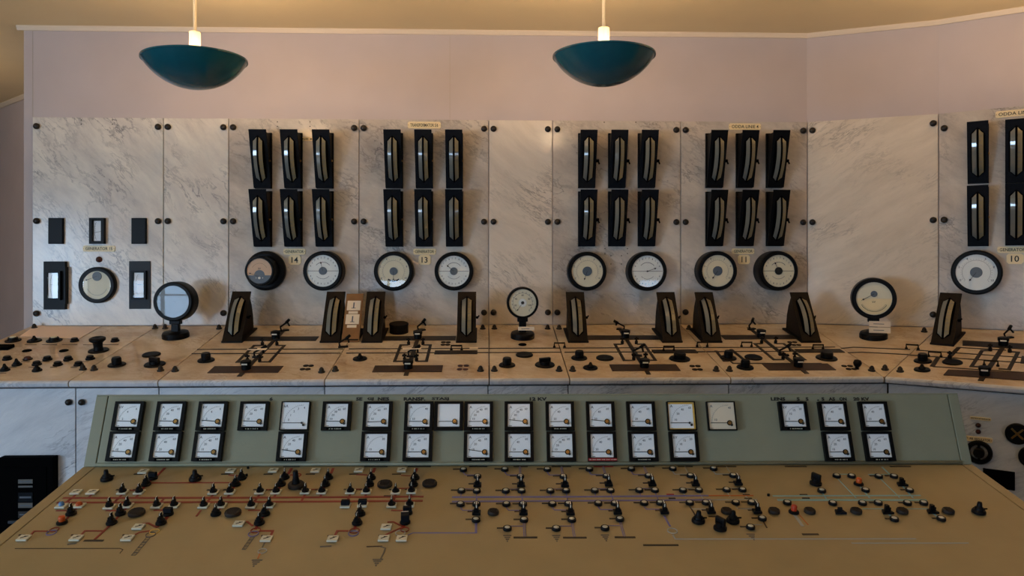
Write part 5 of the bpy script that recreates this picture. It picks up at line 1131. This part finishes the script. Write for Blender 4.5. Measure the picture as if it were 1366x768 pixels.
for ci, c in enumerate(cols7):
    cn = ORD[ci] + ' violet column'
    def B(p, w_): W(p[0], p[1], 'btn', 'white-topped round button, %s, %s' % (cn, w_), 'button', 'btn'); tag_l(p[0], p[1], 8)
    lm_ = 'violet' if ci < 5 else 'grey'
    lf = vio if ci < 5 else gry
    lf((c['top'][0], c['top'][1] + 2), (c['top'][0] + 3, c['pb'][1] - 3.5), (c['pb'][0] - 4, c['pb'][1] - 3.5), w=.7)
    if ci > 0: u, v = GT.uv(*c['pb']); dpart('mimic_line', MB().ribbon([(u, v), (u, -.006)], .0068 if ci < 5 else .004, lm_, 0, .001).ribbon([(u, v), (u, -.006)], .002, 'tan', .0009, .0014), GT, 'double diagram line')
    B(c['top'], 'topmost on the left'); B(c['pb'], 'above the upper pointer switch')
    W(c['ps'][0], c['ps'][1], 'psw', 'black pointer switch with white tip, %s, above the bus lines' % cn, 'switch', 'sw')
    tag_l(c['ps'][0], c['ps'][1] - 1.5, 6)
    B(c['u'][0], 'left of the pair above the bus'); B(c['u'][1], 'right of the pair above the bus')
    lf((c['u'][0][0] + 2, c['u'][0][1] - 4), (c['u'][1][0], c['u'][1][1] - 4), w=.6)
    for i in (0, 1): conn(c['u'][i][0], c['u'][i][1], 668 if i else 662.5, lm_, 1.2); conn(c['l'][i][0], c['l'][i][1], 662.5 if i else 668, lm_, 1.2)
    lf((c['l'][0][0], c['l'][0][1] + 3), (c['l'][0][0] + 3, c['l'][0][1] + 6.5), (c['ls'][0] - 5, c['l'][0][1] + 6.5), w=.7)
    B(c['l'][0], 'left of the pair below the bus'); B(c['l'][1], 'right of the pair below the bus')
    W(c['ls'][0], c['ls'][1], 'psw', 'black pointer switch with white tip, %s, below the bus lines' % cn, 'switch', 'sw'); tag_l(c['ls'][0], c['ls'][1] - 2, 6, 'stripb')
    if 'lb' in c: B(c['lb'], 'under the lower pointer switch')
    if 'e' in c:
        B(c['e'], 'lowest, above the earth symbol'); tri_sym(c['e'][0], c['e'][1] + 7.5, 5.5); lf((c['e'][0] + 1, c['e'][1] - 5), (c['lb'][0], c['e'][1] - 5), w=.7)
        u, v = GT.uv(*c['lb']); v2 = GT.uv(c['lb'][0], 716)[1]
        if ci < 6: dpart('mimic_line', MB().ribbon([(u, v), (u, v2)], .0066, 'violet', 0, .001).ribbon([(u, v), (u, v2)], .002, 'tan', .0009, .0014), GT, 'double violet line')
        else: gry((1018, 695), (1023, 704), m='stripb')
    if 'd' in c: gry((c['d'][0], c['d'][2]), (c['d'][1], c['d'][2]), w=1.9, m='strip')
# pale blue half
for px, py, w_ in ((1050, 672, 'just left of the red lamp button'), (1096, 656, 'open ring right below the turned knob'), (1116, 636.2, 'upper row, first above the pale blue lines'), (1136, 636.4, 'upper row, second above the pale blue lines'), (1154.5, 655.2, 'below right of the orange lamp button'), (1172, 636.8, 'upper row, third above the pale blue lines'), (1192.4, 636.8, 'upper row, fourth above the pale blue lines'),
                  (1213, 655.4, 'rightmost above the pale blue lines'), (1110.7, 672.6, 'first of five under the broad pale blue line'), (1150.3, 672.6, 'second of five under the broad pale blue line'), (1171.3, 672.3, 'third of five under the broad pale blue line'), (1210.2, 672.6, 'fourth of five under the broad pale blue line'), (1232, 672.4, 'fifth of five under the broad pale blue line'),
                  (1192.7, 694, 'lowest row, left one below the pale blue lines'), (1255.4, 693.5, 'lowest row, right one below the pale blue lines')):
    W(px, py, 'btn', 'white-topped round button, ' + w_, 'button', 'btn'); 
    if px > 1160: tag_l(px, py, 6)
for px, py, k, w_ in ((1202.5, 647, 'pswf', 'upper right above the pale blue lines'), (1120, 684, 'pswt', 'low and teal black, below the left of the pale blue lines'), (1183, 684, 'pswf', 'below the middle of the pale blue lines'), (1243, 683.5, 'pswf', 'below the right end of the pale blue lines')):
    W(px, py, k, 'black forked switch, ' + w_, 'switch', 'sw')
W(1058.8, 684, 'dlr', 'red lamp button on black base below the pale blue lines', 'lamp', 'lamp'); W(1145.3, 646.5, 'dlo', 'orange lamp button on black base above the pale blue lines', 'lamp', 'lamp')
for a, b, y, m_ in ((991, 1000, 660, 'strip'), (993, 1003, 665, 'strip'), (889, 899, 659.6, 'redtag'), (892, 901, 664.8, 'strip'), (512, 521, 661.8, 'strip'), (1067, 1077, 660, 'strip'), (1070, 1080, 664.8, 'strip')):
    dpart('engraved_tag', MB().ribbon([GT.uv(a, y), GT.uv(b, y)], .006, m_, 0, .002), GT)

# ------------------------------------------------------------------ pendant lamps
def lamp(px, py, depth, rr, tilt, label):
    P = at(px, py, depth)
    r = thing('pendant_lamp', label, 'lamp', Matrix.Translation(P), 'teal bowl pendant lamps')
    T = Matrix.Rotation(rad(tilt), 4, 'Y')
    prof = []; h = rr * .58; n = 14; RS_ = (rr * rr + h * h) / (2 * h); am_ = math.asin(rr / RS_)
    for i in range(n + 1): a_ = am_ * i / n; prof.append((RS_ * math.sin(a_), -h + RS_ * (1 - math.cos(a_))))
    outer = MB().lathe(prof, 'teal', 56, T)
    outer.ring(rr - .006, rr + .003, -.004, .004, 'teal', 56, T)
    inner = [(max(0, a - .006), b + .006) for a, b in prof]; inner = [(a, b) for a, b in inner if True]; inner[0] = (0, -h + .006)
    inn = MB(); q = MB().lathe(inner, 'enamelw', 56, T); inn.v = q.v; inn.f = [f[::-1] for f in q.f]; inn.m = q.m; inn.sm = q.sm; inn.mats = q.mats
    part('shade', outer, r, 'teal enamel bowl', None); part('shade_lining', inn, r, 'white enamel lining')
    part('socket', MB().cyl(.028, -.03, .142, 'rod', 24, ch=.003), r, 'white socket sleeve')
    part('rod', MB().cyl(.0085, .142, ZC - P.z, 'rod', 12), r)
    part('ceiling_rose', MB().lathe([(.02, ZC - P.z - .05), (.05, ZC - P.z - .02), (.055, ZC - P.z - .001)], 'rod', 24), r)
    for a in (40, 160, 280):
        part('stay', MB().tube([(0.02 * math.cos(rad(a)), .02 * math.sin(rad(a)), -.02), (rr * .45 * math.cos(rad(a)), rr * .45 * math.sin(rad(a)), -h * .7)], .003, 'rod', 6), r)
    for a in (60, 180, 300):
        bz = MB().lathe([(0, -.045), (.02, -.04), (.028, -.02), (.02, .005), (.012, .015)], 'bulb', 16)
        part('bulb', bz, r, 'glowing bulb', Matrix.Translation((.085 * math.cos(rad(a)), .085 * math.sin(rad(a)), -.025)))
    L = bpy.data.lights.new('lamp_light', 'POINT'); L.energy = LAMP_W; L.color = (1, .69, .40); L.shadow_soft_size = .05
    lo = bpy.data.objects.new('lamp_light', L); COL.objects.link(lo); lo.location = P + Vector((0, 0, .03)); return r
LAMP_W = 105
lamp(260, 80, 3.8, .252, -1.5, 'teal bowl pendant lamp on the left, tilted down to the right')
lamp(805.5, 75, 3.73, .252, 0, 'teal bowl pendant lamp on the right, hanging level')
for (x, y, e) in ((-4.9, .2, 22), (2.9, -1.75, 22), (0, -6.4, 20)):   # the same up-lighting fittings go on outside the frame
    L = bpy.data.lights.new('lamp_light', 'AREA'); L.shape = 'DISK'; L.size = .4; L.energy = e; L.color = (1, .69, .40)
    lo = bpy.data.objects.new('lamp_light', L); COL.objects.link(lo); lo.location = (x, y, 2.55); lo.rotation_euler = (rad(180), 0, 0)

# ------------------------------------------------------------------ daylight through the windows
w = bpy.data.worlds.new('world'); S.world = w; w.use_nodes = True
w.node_tree.nodes['Background'].inputs[0].default_value = (.45, .62, 1, 1); w.node_tree.nodes['Background'].inputs[1].default_value = 1.2
for i, (a, b) in enumerate(WINS):
    L = bpy.data.lights.new('daylight', 'AREA'); L.shape = 'RECTANGLE'; L.size = b - a; L.size_y = WZ1 - WZ0
    L.energy = [110, 50, 30][i]; L.color = (.5, .72, 1)
    lo = bpy.data.objects.new('daylight', L); COL.objects.link(lo); lo.location = ((a + b) / 2, YF - .16, (WZ0 + WZ1) / 2); lo.rotation_euler = (rad(90), 0, 0)
L = bpy.data.lights.new('daylight', 'AREA'); L.shape = 'RECTANGLE'; L.size = SY1 - SY0; L.size_y = SZ1 - SZ0; L.energy = 350; L.color = (.5, .72, 1)
lo = bpy.data.objects.new('daylight', L); COL.objects.link(lo); lo.location = (XL - .16, (SY0 + SY1) / 2, (SZ0 + SZ1) / 2); lo.rotation_euler = (rad(90), 0, rad(-90))
S.view_settings.view_transform = 'Standard'; S.view_settings.look = 'None'; S.view_settings.gamma = 1; S.view_settings.use_curve_mapping = False
S.view_settings.exposure = -0.27
